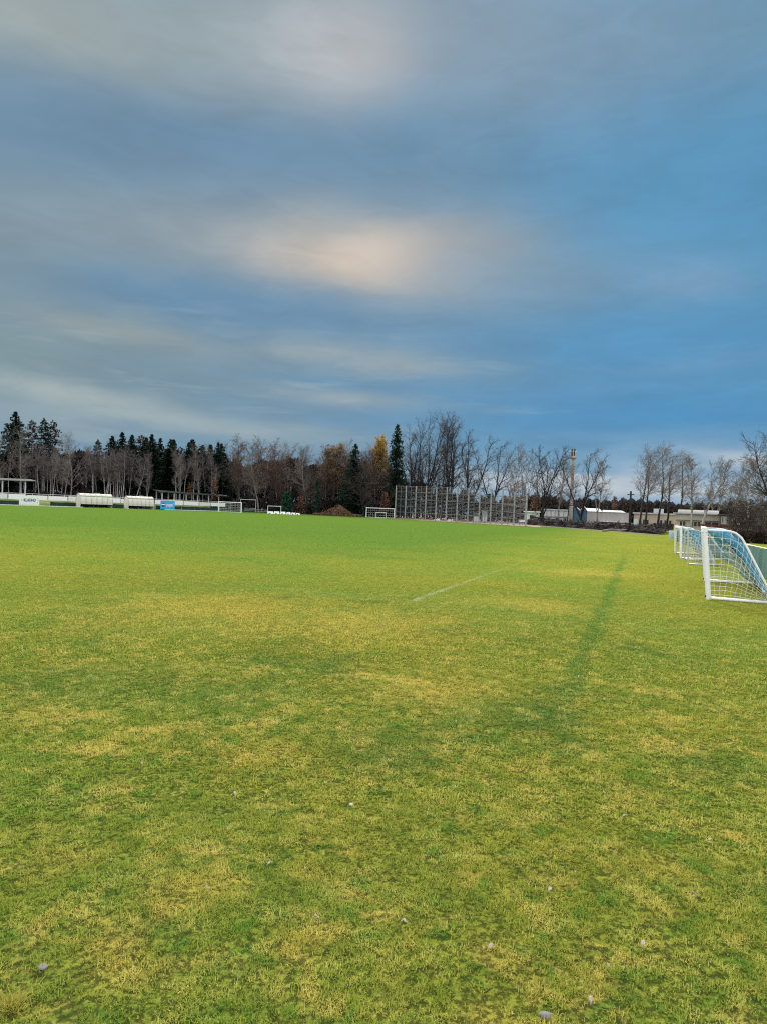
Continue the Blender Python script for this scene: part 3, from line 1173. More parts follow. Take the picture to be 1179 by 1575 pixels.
for i, (px, py, w, ytop, lab) in enumerate(((732, 804.6, 8.5, 789.5, 'grey metal cabinet with a dark upper part behind the ball-stop fence'), (744.5, 804.8, 7, 787.4, 'narrow pale grey cabinet behind the ball-stop fence'))):
    p = G(px, py - 1.0)
    sc = p.y / F
    W = w * sc
    hh = zat(px, ytop, p)
    t = thing('metal_cabinet', lab, 'cabinet', p)
    MB().box((-W / 2, 0, .12), (W / 2, .9, hh if i else hh * .68)).build('body', simple('cabinet_grey', (.30, .32, .33), .6, .2, 1), t)
    MB().box((-W / 2 - .04, -.04, 0), (W / 2 + .04, .94, .12)).build('plinth', MAT['concrete'], t)
    if i == 0:
        MB().box((-W / 2, 0.01, hh * .68), (W / 2, .89, hh)).build('upper_box', MAT['dark_steel'], t)
    MB().box((-W / 2 - .05, -.06, hh), (W / 2 + .05, .95, hh + .08)).build('lid', MAT['alu'], t)
    for q in (-1, 1):
        MB().box((q * W / 4 - W * .22, -.025, .2), (q * W / 4 + W * .22, -.003, hh * .62)).build('door', MAT['alu'], t)

# ------------------------------------------------------------------ buildings on the right


def B(px, py, Y):
    return at(px, py, Y)


def facing(px0, px1, Y):
    """turn of a front that looks towards the pitch, and its width between two picture columns"""
    a = B(px0, 790, Y)
    m_ = ray((px0 + px1) / 2, 790)
    yaw = -math.atan2(m_.x, m_.y)
    d = ray(px1, 790)
    ex, ey = math.cos(yaw), math.sin(yaw)
    den = ex * d.y - ey * d.x
    return yaw, (a.y * d.x - a.x * d.y) / den


def bld(name, label, px0, px1, ytop0, ytop1, Y, depth, wall, roof, yaw=0.0, over=.25, rt_=.25, cat='building'):
    """block facing the camera between two picture columns at distance Y; returns thing, width, wall height"""
    a = B(px0, 790, Y)
    yaw, W = facing(px0, px1, Y)
    h0, h1 = B(px0, ytop0, Y).z, B(px1, ytop1, Y).z
    h = (h0 + h1) / 2
    t = thing(name, label, cat, (a.x, Y, 0), yaw)
    MB().box((0, 0, -.3), (W, depth, h)).build('wall', MAT[wall], t)
    MB().box((-over, -over, h), (W + over, depth + over, h + rt_)).build('roof', MAT[roof], t)
    return t, W, h


def win(t, x0, x1, z0, z1, frame='alu', n=1, y=0.0):
    f = MB()
    f.box((x0 - .08, y - .05, z0 - .08), (x1 + .08, y + .02, z0)).box((x0 - .08, y - .05, z1), (x1 + .08, y + .02, z1 + .08))
    f.box((x0 - .08, y - .05, z0), (x0, y + .02, z1)).box((x1, y - .05, z0), (x1 + .08, y + .02, z1))
    for i in range(1, n):
        xx = x0 + (x1 - x0) * i / n
        f.box((xx - .05, y - .05, z0), (xx + .05, y - .022, z1))
    o = f.build('window', MAT[frame], t)
    MB().box((x0, y - .02, z0), (x1, y + .01, z1)).build('pane', MAT['glass'], o)


# pale green cabin at the end of the fence
t, W, h = bld('site_cabin', 'pale green cabin just right of the ball-stop fence', 806, 829, 787.5, 788.5, 150, 5, 'wall_green', 'white')
win(t, W * .35, W * .62, h * .42, h * .75, 'wall_green')
MB().box((-1.2, -1.0, h * .12), (W * .55, -.1, h * .30)).build('step', MAT['white'], t)
# long white building with dark gaps
t, W, h = bld('storage_shed', 'long white low shed with dark openings, left of the mast', 833, 874, 784.5, 786, 175, 9, 'wall_white', 'roof_pale', rt_=.35)
for i in range(6):
    x = W * (.06 + .155 * i)
    MB().box((x, -.06, .1), (x + W * .07, .02, h * (.34 + .1 * (i % 2)))).build('doorway', MAT['glass'], t)
    MB().box((x - .35, -.12, .1), (x - .15, -.003, h - .1)).build('pilaster', MAT['wall_grey'], t)
MB().box((0.1, -.35, h * .52), (W - .1, -.003, h * .58)).build('canopy', MAT['steel'], t)
# warehouse with two blue gables and pale roof
Y = 170
a = B(881, 790, Y)
sc = Y / F
t = thing('warehouse', 'grey warehouse with two dark blue gables and pale roof', 'building', (a.x, Y, 0), facing(881, 968, Y)[0])
sc = facing(881, 968, Y)[1] / 87
wl = (968 - 902) * sc
gw = 10.6 * sc
eave = B(905, 786.5, Y).z
peak = B(890, 778.5, Y).z
wall_h = B(940, 788, Y).z
dep = 14
for g in range(2):
    x0 = g * gw
    mb = MB()
    mb.v += [(x0, 0, -.3), (x0 + gw, 0, -.3), (x0 + gw, 0, eave), (x0 + gw / 2 if g else x0 + gw * .12, 0, peak), (x0, 0, eave if g else peak - .15)]
    mb.v += [(q[0], .3, q[2]) for q in mb.v[:5]]
    mb.f += [(0, 1, 2, 3, 4), (9, 8, 7, 6, 5)] + [(j, 5 + j, 5 + (j + 1) % 5, (j + 1) % 5) for j in range(5)]
    mb.build('gable', MAT['gable'], t)
    mb = MB()
    for (xa, za, xb, zb) in (((x0 - .1, (eave if g else peak - .1) + .05, x0 + (gw / 2 if g else gw * .12), peak + .08)), (x0 + (gw / 2 if g else gw * .12), peak + .08, x0 + gw + .1, eave + .05)):
        mb.quad((xa, -.3, za), (xb, -.3, zb), (xb, dep, zb), (xa, dep, za))
        mb.quad((xa, -.3, za - .12), (xa, dep, za - .12), (xb, dep, zb - .12), (xb, -.3, zb - .12))
        mb.quad((xa, -.3, za - .12), (xb, -.3, zb - .12), (xb, -.3, zb), (xa, -.3, za))
    mb.build('roof', MAT['roof_pale'], t)
MB().box((2 * gw + .02, .0, -.3), (2 * gw + wl, dep, wall_h)).build('wall', MAT['wall_grey'], t)
MB().box((0.03, .32, -.3), (2 * gw, dep, eave - .2)).build('wall', MAT['gable'], t)
# roof over the long wall: two pale stretches, the left one higher
rise = B(905, 781.3, Y).z
x0, x1, x2 = 2 * gw - gw * .25, 2 * gw + wl * .36, 2 * gw + wl * .9
for xa, xb, zt in ((x0, x1, rise), (x1 + .02, x2, wall_h + (rise - wall_h) * .62)):
    mb = MB()
    zb = wall_h + .02
    mb.v += [(xa, -.25, zb), (xb, -.25, zb), (xb - .8, 5, zt), (xa, 5, zt), (xa, 12, zb), (xb, 12, zb)]
    mb.f += [(0, 1, 2, 3), (3, 2, 5, 4), (0, 3, 4), (1, 5, 2), (0, 4, 5, 1)]
    mb.build('roof', MAT['roof_pale'], t)
for i in range(5):
    x = 2 * gw + wl * (.30 + .135 * i)
    MB().box((x, -.05, 0), (x + wl * .11, .02, wall_h * .28)).build('loading_door', MAT['glass'], t)
MB().box((2 * gw + wl * .2, -1.2, wall_h * .30), (2 * gw + wl * .97, -.003, wall_h * .36)).build('canopy', MAT['white_old'], t)
# low white wall piece right of the warehouse
p = G(961, 816)
t = thing('low_wall', 'short white low wall below the right end of the grey warehouse', 'wall', (B(955, 800, 120).x, 120, 0))
MB().box((0, 0, 0), (12 * 120 / F, .3, B(960, 806.5, 120).z)).build('masonry', MAT['wall_white'], t)
MB().box((-.05, -.05, B(960, 806.5, 120).z), (12 * 120 / F + .05, .35, B(960, 806.5, 120).z + .08)).build('coping', MAT['white'], t)
# beige building
t, W, h = bld('workshop', 'low beige workshop behind the bare trees right of the utility pole', 974, 1040, 790.5, 792, 150, 9, 'wall_beige', 'roof_grey', rt_=.3)
MB().box((W * .0, -.05, .1), (W * .10, .02, h * .62)).build('door', MAT['wall_green'], t)
for q in (.22, .30, .62, .72, .83):
    win(t, W * q, W * (q + .055), h * .25, h * .62, 'wall_cream', 1)
MB().box((W * .46, 3, h + .32), (W * .70, 6, h + 1.3)).build('roof_lantern', MAT['roof_pale'], t)
# pale building with rounded roof edge
t, W, h = bld('clubhouse', 'pale rendered building with dark windows and rounded roof edge behind the goals', 1038, 1108, 790.8, 791.5, 105, 9, 'wall_cream', 'roof_pale', rt_=.16, over=.35)
for (a_, b_) in ((.10, .23), (.33, .40), (.42, .56), (.66, .95)):
    win(t, W * a_, W * b_, h * .40, h * .62, 'wall_cream', 2 if b_ - a_ > .1 else 1)
for i, xx in enumerate((0.0, W)):
    mb = MB()
    pr = [(math.sin(PI * q / 12) * .9, math.cos(PI * q / 12)) for q in range(13)]
mb = MB()
for i in range(9):
    an = PI * i / 8
    mb.v += [(.3, 4.5 - 4.4 * math.cos(an), h + .16 + .55 * math.sin(an)), (W - .3, 4.5 - 4.4 * math.cos(an), h + .16 + .55 * math.sin(an))]
for i in range(8):
    mb.f.append((2 * i, 2 * i + 1, 2 * i + 3, 2 * i + 2))
mb.f += [tuple(2 * i for i in range(9)), tuple(2 * i + 1 for i in reversed(range(9)))]
mb.build('vault', MAT['wall_grey'], t, False)
MB().box((0.1, -.3, h * .69), (W - .1, -.003, h * .73)).build('ledge', MAT['wall_grey'], t)
# dark brick works building on the right edge
t, W, h = bld('works_building', 'dark brick building with rows of pale barred windows at the right edge', 1106, 1230, 792.5, 796.5, 95, 10, 'wall_dark', 'dark_steel', rt_=.12)
for i in range(7):
    x = W * (.03 + .14 * i)
    win(t, x, x + W * .085, h * .60, h * .90, 'roof_grey', 5)
MB().box((-2.5, -.5, h * .46), (W, -.1, h * .53)).build('girder', MAT['maroon'], t)
MB().box((-.2, -.09, 0), (W, -.003, h * .455)).build('rendered_base', MAT['wall_pink'], t)
for i in range(6):
    x = -2 + (W + 1) * i / 5
    MB().box((x, -.42, 0), (x + .14, -.2, h * .46)).build('column', MAT['maroon'], t)

# ------------------------------------------------------------------ mast, utility pole
Y = 165
sc = Y / F
p = B(876.6, 800, Y)
zt = B(879.5, 690.3, Y).z
t = thing('mast', 'pale tapering concrete mast with a round platform near its top', 'mast', (p.x, Y, 0))
r_b, r_t = 2.9 * sc, 2.3 * sc
mb = MB()
hs = zt * .905
n_ = 14
mb.tube([(0, 0, -.2)] + [(0, 0, hs * q / 8) for q in range(1, 9)], [r_b + (r_t - r_b) * q / 8 for q in range(9)], n_)
mb.build('shaft', MAT['mast'], t, True)
MB().tube([(0, 0, hs * .955), (0, 0, hs * .965), (0, 0, hs * .99), (0, 0, hs * 1.0)], [r_t, 5.6 * sc, 5.6 * sc, r_t * 1.1], 16).build('platform', MAT['concrete'], t)
for x in (-1.9, 1.9):
    MB().tube([(x * sc, 0, hs), (x * sc, 0, zt)], 1.25 * sc, 10).build('flue', MAT['bark_brown'], t)
MB().tube([(5.4 * sc * math.cos(2 * PI * q / 20), 5.4 * sc * math.sin(2 * PI * q / 20), hs + 1.1) for q in range(21)], .05, 4).build('guard_rail', MAT['steel'], t)
for q in range(10):
    an = 2 * PI * q / 10
    MB().tube([(5.4 * sc * math.cos(an), 5.4 * sc * math.sin(an), hs), (5.4 * sc * math.cos(an), 5.4 * sc * math.sin(an), hs + 1.1)], .05, 4).build('guard_post', MAT['steel'], t)
for q in (.25, .5, .75):
    rr = r_b + (r_t - r_b) * q + .05
    MB().tube([(0, 0, hs * q), (0, 0, hs * q + .25)], rr, 14).build('band', MAT['concrete'], t)
p = G(968, 819.5)
t = thing('utility_pole', 'dark wooden utility pole in front of the grey warehouse', 'pole', (B(967.6, 800, 100).x, 100, 0))
h = B(968.6, 755.5, 100).z
MB().tube([(0, 0, 0), (0, 0, h)], [.19, .13], 8).build('shaft', MAT['bark'], t)
MB().box((-.5, -.08, h - .55), (.5, .08, h - .43)).build('crossarm', MAT['bark'], t)
for x in (-.42, .42):
    MB().tube([(x, 0, h - .43), (x, 0, h - .25)], .05, 6).build('insulator', MAT['white_old'], t)

# ------------------------------------------------------------------ trees


def perp_rand(rg, d):
    a = d.orthogonal().normalized()
    b = d.cross(a)
    an = rg.uniform(0, 2 * PI)
    return a * math.cos(an) + b * math.sin(an)


class Tree:
    def __init__(s, seed):
        s.rg = random.Random(seed)
        s.trunk = MB()
        s.twig = MB()
        s.tips = []

    def branch(s, p, d, L, r, lev, cfg):
        rg = s.rg
        c = cfg[lev]
        r = max(r, c.get('rm', 0))
        ns = c['seg']
        pts, rad = [p.copy()], [r]
        d = d.normalized()
        dirs = [d.copy()]
        for i in range(ns):
            jit = Vector((rg.gauss(0, 1), rg.gauss(0, 1), rg.gauss(0, 1))) * c['wig']
            d = (d + jit + Vector((c.get('wind', 0), 0, c['up']))).normalized()
            p = p + d * (L / ns)
            pts.append(p.copy())
            rad.append(r * (1 - (i + 1) / ns * (1 - c['tip'])))
            dirs.append(d.copy())
        (s.trunk if lev <= cfg['split'] else s.twig).tube(pts, rad, c['k'], False)
        if lev == cfg['last']:
            s.tips += pts[1:]
            return
        n = c['kids']
        for q in range(n):
            t_ = c['t0'] + (1 - c['t0']) * (q + rg.random() * .9) / n
            t_ = min(t_, .995)
            f_ = t_ * ns
            i = min(int(f_), ns - 1)
            pp = pts[i].lerp(pts[i + 1], f_ - i)
            dd = dirs[i + 1]
            an = R(rg.uniform(*c['ang']))
            nd = dd * math.cos(an) + perp_rand(rg, dd) * math.sin(an)
            LL = L * c['len'] * (1 - c['fall'] * t_) * rg.uniform(.7, 1.2)
            rr = max(rad[i] * c['rk'], c['rmin'])
            s.branch(pp, nd, LL, rr, lev + 1, cfg)


def mk_birch(seed, H_=15.0, lean=0.0, t0=.38, wind=0.0, dens=26, wide=1.0, r=.17, fine=.0115):
    T = Tree(seed)
    cfg = {0: dict(seg=9, wig=.06, up=.03, tip=.12, k=6, kids=dens, t0=t0, ang=(24, 55), len=.27 * wide, fall=.55, rk=.40, rmin=.028),
           1: dict(seg=4, wig=.14, up=.05, tip=.3, k=4, kids=9, t0=.15, ang=(22, 58), len=.46, fall=.3, rk=.5, rmin=.015, wind=wind),
           2: dict(seg=3, wig=.17, up=.03, tip=.5, k=3, kids=5, t0=.15, ang=(22, 58), len=.60, fall=.3, rk=.7, rmin=fine, wind=wind),
           3: dict(seg=2, wig=.22, up=-.03, tip=.6, k=3, wind=wind), 'split': 0, 'last': 3}
    T.branch(Vector((0, 0, 0)), Vector((lean, 0, 1)), H_, r, 0, cfg)
    return T


def mk_oak(seed, H_=24.0, stems=4, fork=.12, spread=(8, 22), wind=0.0, r=.46, up=.06, kid=14):
    T = Tree(seed)
    rg = T.rg
    cfg = {0: dict(seg=8, wig=.10, up=up, tip=.14, k=6, kids=kid, t0=.15, ang=(26, 58), len=.33, fall=.45, rk=.50, rmin=.06, wind=wind * .3),
           1: dict(seg=5, wig=.17, up=.05, tip=.3, k=4, kids=7, t0=.18, ang=(25, 58), len=.48, fall=.3, rk=.5, rmin=.024, wind=wind * .7),
           2: dict(seg=4, wig=.18, up=.04, tip=.4, k=3, kids=5, t0=.15, ang=(24, 55), len=.55, fall=.3, rk=.6, rmin=.0135, wind=wind),
           3: dict(seg=3, wig=.22, up=.03, tip=.6, k=3, wind=wind), 'split': 1, 'last': 3}
    f = H_ * fork
    T.trunk.tube([(0, 0, -.1), (0.02, 0, f * .5), (0, 0, f)], [r * 1.25, r, r * .95], 8, False)
    for i in range(stems):
        an = 2 * PI * i / stems + rg.uniform(-.5, .5)
        sp = R(rg.uniform(*spread))
        d = Vector((math.sin(sp) * math.cos(an), math.sin(sp) * math.sin(an), math.cos(sp)))
        T.branch(Vector((0, 0, f * .9)), d, (H_ - f) * rg.uniform(.82, 1.0), r * rg.uniform(.5, .72), 0, cfg)
    return T


def add_leaves(mb, tips, rg, frac, size):
    for p in tips:
        if rg.random() > frac:
            continue
        for _ in range(2):
            q = p + Vector((rg.gauss(0, .18), rg.gauss(0, .18), rg.gauss(0, .18)))
            a = Vector((rg.gauss(0, 1), rg.gauss(0, 1), rg.gauss(0, 1))).normalized()
            b = perp_rand(rg, a)
            s_ = size * rg.uniform(.5, 1.1)
            mb.quad(q - a * s_ - b * s_ * .2, q - b * s_ * .7, q + a * s_, q + b * s_ * .6)


def mk_conifer(seed, H_=18.0, Rb=3.0, bare=.12, sparse=0.0, droop=.25, pw=.8, size=1.0):
    rg = random.Random(seed)
    tr, cr = MB(), MB()
    n_ = 8
    pts = [(.05 * math.sin(i * 1.3), .05 * math.cos(i), H_ * i / n_) for i in range(n_ + 1)]
    tr.tube(pts, [.22 * (1 - i / n_ * .92) for i in range(n_ + 1)], 6, False)
    z = H_ * bare
    while z < H_ * .995:
        t_ = (z / H_ - bare) / (1 - bare)
        RR = Rb * (max(0.0, 1 - t_) ** pw * .97 + .03)
        nb = rg.randint(7, 10) if t_ < .9 else 5
        for b in range(nb):
            if rg.random() < sparse:
                continue
            an = rg.uniform(0, 2 * PI)
            L = RR * (rg.uniform(.80, 1.10) if rg.random() < .7 else rg.uniform(.5, .8))
            d = Vector((math.cos(an), math.sin(an), 0))
            side = Vector((-d.y, d.x, 0))
            e = Vector((d.x * L, d.y * L, z - droop * L * (1 - t_ * .7)))
            o = Vector((0, 0, z))
            if sparse > .2:
                tr.tube([o, o.lerp(e, .55) + Vector((0, 0, .08 * L)), e], [.045, .03, .015], 3, False)
            ns = max(2, int(L * 3.6))
            for k_ in range(ns):
                f_ = (k_ + .3 + rg.random() * .7) / ns
                f_ = max(f_, .2) if sparse < .2 else max(f_, .3)
                hang = .16 * L * math.sin(PI * f_) * .6
                c_ = o.lerp(e, min(f_, 1)) + Vector((0, 0, hang + rg.gauss(0, .05))) + side * rg.gauss(0, .10 * L * f_ + .03)
                w = size * (.16 + .16 * min(L, 2.6) * (1.15 - f_ * .75)) * rg.uniform(.6, 1.25)
                l_ = size * rg.uniform(.22, .42) * (.55 + .2 * min(L, 3))
                dn = Vector((0, 0, -rg.uniform(.08, .30)))
                cr.quad(c_ - d * l_ * .6, c_ + side * w + dn, c_ + d * l_, c_ - side * w + dn)
                if rg.random() < .7:
                    cr.quad(c_ - d * l_ * .4 + side * w * .3, c_ + d * l_ * .5, c_ + d * l_ * .25 + dn * 2.0, c_ - d * l_ * .3 - side * w * .3 + dn * 1.6)
        z += rg.uniform(.26, .42) * (.55 + .6 * (1 - t_)) * (1 + sparse)
    return tr, cr


def proto_from(T, trunk_mat, twig_mat, leaves=None, frac=0, size=.2, name='bare_tree'):
    """meshes of one kind of tree, to be hung under each tree's own Empty"""
    tr = bpy.data.meshes.new('trunk')
    tr.from_pydata(T.trunk.v, [], T.trunk.f)
    tr.polygons.foreach_set('use_smooth', [True] * len(tr.polygons))
    tr.materials.append(MAT[trunk_mat])
    cr = bpy.data.meshes.new('crown')
    mb = MB()
    if leaves:
        add_leaves(mb, T.tips, T.rg, frac, size)
    n0 = len(T.twig.f)
    off = len(T.twig.v)
    cr.from_pydata(T.twig.v + mb.v, [], T.twig.f + [tuple(off + i for i in f) for f in mb.f])
    cr.materials.append(MAT[twig_mat])
    if leaves:
        cr.materials.append(MAT[leaves])
        cr.polygons.foreach_set('material_index', [0] * n0 + [1] * len(mb.f))
    zz = [v.co.z for v in cr.vertices] or [v.co.z for v in tr.vertices]
    return dict(tr=tr, cr=cr, h=sorted(zz)[int(len(zz) * .995)])


def proto_con(trcr, trunk_mat, needle):
    tr_, cr_ = trcr
    tr = bpy.data.meshes.new('trunk')
    tr.from_pydata(tr_.v, [], tr_.f)
    tr.materials.append(MAT[trunk_mat])
    cr = bpy.data.meshes.new('crown')
    cr.from_pydata(cr_.v, [], cr_.f)
    cr.materials.append(MAT[needle])
    return dict(tr=tr, cr=cr, h=max(v[2] for v in tr_.v))


PR = dict(
    birch=[proto_from(mk_birch(s, 15, rl, t0, dens=32, r=.19), 'birch', 'twig_birch') for s, rl, t0 in ((1, .02, .45), (2, -.03, .52), (3, .05, .38), (4, .0, .56))],
    pale=[proto_from(mk_birch(s, 15, rl, .25, dens=30, wide=1.35), 'bark_pale', 'twig_pale') for s, rl in ((11, .03), (12, -.02))],
    oak=[proto_from(mk_oak(s, 24, st, fk, sp), 'bark', 'twig') for s, st, fk, sp in ((21, 5, .10, (5, 20)), (22, 5, .16, (6, 24)))],
    oak_leaf=[proto_from(mk_oak(23, 24, 4, .14, (4, 18)), 'bark', 'twig', 'leaf', .10, .16)],
    leaning=[proto_from(mk_oak(s, 20, st, .12, (8, 32), wind=.09, r=.36), 'bark', 'twig') for s, st in ((31, 4), (32, 3))],
    light=[proto_from(mk_oak(s, 16, 3, .2, (8, 24), wind=.02, r=.20, kid=13), 'bark_pale', 'twig_pale') for s in (41, 42)],
    dark_multi=[proto_from(mk_oak(s, 14, 5, .12, (6, 26), wind=.02, r=.25, kid=13), 'bark', 'twig') for s in (43, 44)],
    wind=[proto_from(mk_birch(s, 14, .10, .38, wind=.11, dens=26, wide=1.35, r=.19, fine=.0125), 'bark', 'twig_pale') for s in (45, 46, 47)],
    wbirch=[proto_from(mk_birch(s, 12, .10, .28, wind=.04, dens=28, wide=1.35, r=.19, fine=.015), 'birch', 'twig_pale') for s in (48, 49)],
    brown=[proto_from(mk_birch(s, 15, .02, .22, dens=34, wide=1.2), 'bark_brown', 'twig_brown', lf, fr, .15) for s, lf, fr in ((51, 'leaf', .10), (52, 'leaf', .05), (53, 'leaf_red', .07))],
    bushy=[proto_from(mk_birch(s, 15, .0, .12, dens=42, wide=1.25), 'bark', 'twig_brown') for s in (55, 56)],
    larch=[proto_from(mk_birch(61, 15, .02, .30, dens=34, wide=1.15), 'bark_brown', 'twig_brown', 'larch', .75, .19), proto_from(mk_birch(62, 15, .0, .55, dens=24, wide=1.1), 'bark_brown', 'twig_brown', 'gold', .70, .20)],
    spruce=[proto_con(mk_conifer(s, 18, rb, .10, .05, dr), 'bark', nd) for s, rb, dr, nd in ((71, 4.0, .30, 'needle'), (72, 3.4, .25, 'needle2'), (73, 4.4, .34, 'needle'))],
    tallspruce=[proto_con(mk_conifer(74, 24, 3.4, .06, .10, .38, .62), 'bark', 'needle2')],
    pine=[proto_con(mk_conifer(s, 18, 3.3, .42, .38, .0, .6, .9), 'bark_brown', nd) for s, nd in ((75, 'needle'), (76, 'dullred'))],
)
trg = random.Random(99)


def tree(kind, v, px, ytop, Y, label, name='bare_tree', cat='tree', group=None, rz=None, wx=1.0, base=None, lean=0.0):
    """one tree: trunk foot seen in column px at distance Y, its tip at picture row ytop"""
    pr = PR[kind][v % len(PR[kind])]
    p = at(px, 785, Y)
    p2 = at(px, ytop, Y)
    h = p2.z
    x = p.x
    sc = h / pr['h']
    t = thing(name, label, cat, (x, Y, -.05), trg.uniform(0, 6.28) if rz is None else rz, group)
    t.scale = (sc * wx, sc * wx, sc)
    if lean:
        t.rotation_euler = (0, lean, t.rotation_euler.z)
    for nm, me_ in (('trunk', pr['tr']), ('crown', pr['cr'])):
        o = bpy.data.objects.new(nm, me_)
        COL.objects.link(o)
        o.parent = t
    return t


# --- left wood: pale birches at the edge
zones = [((2, 112), 20, 'slim pale birch at the wood edge behind the short roofed stand', 'birches behind the short roofed stand', (676, 712)),
         ((114, 243), 37, 'slim pale birch at the wood edge behind the cream dugouts', 'birches behind the cream dugouts', (680, 714)),
         ((246, 350), 21, 'slim pale birch at the wood edge behind the long roofed stand', 'birches behind the long roofed stand', (680, 712))]
for (xa, xb), n_, lab, grp, (ya, yb) in zones:
    for i in range(n_):
        px = xa + (xb - xa) * (.5 * (i + trg.random() * .8) / n_ + .5 * trg.random())
        tree('birch', trg.randint(0, 3), px, trg.uniform(ya, yb), trg.uniform(158, 167), lab, 'birch_tree', 'tree', grp, wx=trg.uniform(.75, 1.0), lean=trg.gauss(0, .055))
tree('pale', 0, 33, 655, 155, 'large pale forked bare tree rising right behind the short roofed stand', 'bare_tree', rz=.4, wx=1.1)
tree('pale', 1, 5, 660, 156, 'tall pale bare tree at the very left edge behind the stand', 'bare_tree', wx=.9)
tree('pale', 0, 108, 664, 158, 'tall pale bare tree standing above the birches left of the dugouts', 'bare_tree', rz=2.4, wx=1.05)
# conifers on the skyline
con = [(18, 632, 'spruce', 2, 'broad dark spruce towering at the left edge', 1.5),
       (45, 644, 'pine', 1, 'reddish sparse conifer right of the broad dark spruce', 1.0),
       (63, 641, 'pine', 0, 'tall sparse pine with tufted top, left one of a pair', .9),
       (77, 645, 'pine', 1, 'tall reddish sparse conifer, right one of the pair by the gap', 1.2),
       (147, 674, 'pine', 0, 'single sparse pine left of the dark spruce group', .9),
       (169, 669, 'spruce', 0, 'blunt dark spruce, leftmost of the dark group on the skyline', 1.6),
       (184, 663, 'spruce', 1, 'pointed dark spruce, second from left of the dark group on the skyline', 1.5)]
for px, yt, k_, v, lab, w in con:
    tree(k_, v, px, yt, trg.uniform(163, 168), lab, 'conifer_tree', wx=w)
for i, (px, yt) in enumerate(((202, 667), (213, 668), (222, 673), (229, 666), (245, 668), (256, 678), (264, 675), (275, 679), (285, 680), (293, 677), (303, 684), (312, 679), (322, 682), (331, 675), (338, 683))):
    tree(('spruce', 'spruce', 'pine')[(i * 2) % 3] if px not in (245, 293, 331) else 'spruce', i, px + trg.gauss(0, 2), yt + trg.gauss(0, 3.5), trg.uniform(163, 169), 'dark conifer in the long row on the skyline above the birches', 'conifer_tree', group='dark conifers on the skyline', wx=trg.uniform(1.25, 1.7))
# mixed brown wood in the middle
for i in range(30):
    px = 340 + 262 * (i + trg.random() * .8) / 30
    yt = trg.uniform(676, 694) + (5 if 450 < px < 500 else 0)
    tree(('brown', 'bushy', 'brown', 'pale')[i % 4], trg.randint(0, 2), px, yt, trg.uniform(166, 178), 'bare brownish tree in the mixed wood between the long stand and the ball-stop fence', 'bare_tree', group='brown trees in the mixed wood', wx=trg.uniform(.8, 1.1))
tree('brown', 0, 366, 668, 163, 'tall brown bare tree rising just right of the long roofed stand', wx=1.0)
tree('brown', 2, 388, 672, 164, 'reddish brown leafy tree right of the long roofed stand', wx=1.25)
tree('brown', 0, 427, 674, 165, 'bare brown tree with a thin tall tip above the evergreen bush', wx=1.0)
tree('pale', 1, 398, 690, 160, 'pale forked trunk tree in the wood behind the thin goal frame', wx=1.1)
tree('larch', 0, 510, 681, 170, 'orange brown larch above the earth heap', 'larch_tree', wx=1.55)
tree('spruce', 1, 543, 681, 163, 'dark spruce between the orange larch and the golden larch', 'conifer_tree', wx=1.5)
tree('larch', 1, 584, 671, 172, 'golden yellow larch beside the tall dark spruce', 'larch_tree', wx=.72)
tree('larch', 0, 572, 686, 174, 'dull orange larch left of the golden one', 'larch_tree', wx=1.2)
tree('tallspruce', 0, 606, 651, 164, 'tall narrow dark spruce left of the ball-stop fence', 'conifer_tree', wx=1.2)
tree('bushy', 0, 560, 694, 160, 'dark dense bare tree in front of the wood left of the goal', wx=1.3)
tree('bushy', 1, 596, 700, 162, 'dark dense bare tree behind the full-size goal', wx=1.2)
tree('bushy', 1, 470, 702, 160, 'dark dense bare tree behind the left foot of the earth heap', wx=1.3)


# --- understorey bushes with their own look
def bush(name, px, py, ytop, w, Y, mat, label, seed, n=420, size=.22):
    rg = random.Random(seed)
    p = at(px, py, Y)
    h = at(px, ytop, Y).z
    W = w * Y / F / 2
    t = thing(name, label, 'bush', (p.x, Y, 0))
    st, cr = MB(), MB()
    for i in range(9):
        an = rg.uniform(0, 2 * PI)
        q = Vector((math.cos(an) * W * .6 * rg.random(), math.sin(an) * W * .6 * rg.random(), h * rg.uniform(.6, .95)))
        st.tube([(0, 0, 0), q * .5 + Vector((0, 0, h * .1)), q], [.07, .045, .02], 4, False)
    for i in range(n):
        zz = rg.random() ** .8
        an = rg.uniform(0, 2 * PI)
        rr = W * (1 - .65 * zz ** 1.5) * math.sqrt(rg.random()) * (1 + .2 * math.sin(an * 3 + seed))
        q = Vector((math.cos(an) * rr, math.sin(an) * rr, h * zz))
        a = Vector((rg.gauss(0, 1), rg.gauss(0, 1), rg.gauss(0, .7))).normalized()
        b = perp_rand(rg, a)
        s_ = size * rg.uniform(.5, 1.2)
        cr.quad(q - a * s_, q - b * s_ * .6, q + a * s_, q + b * s_ * .6)
    st.build('stem', MAT['bark'], t)
    cr.build('foliage', MAT[mat], t)
    return t


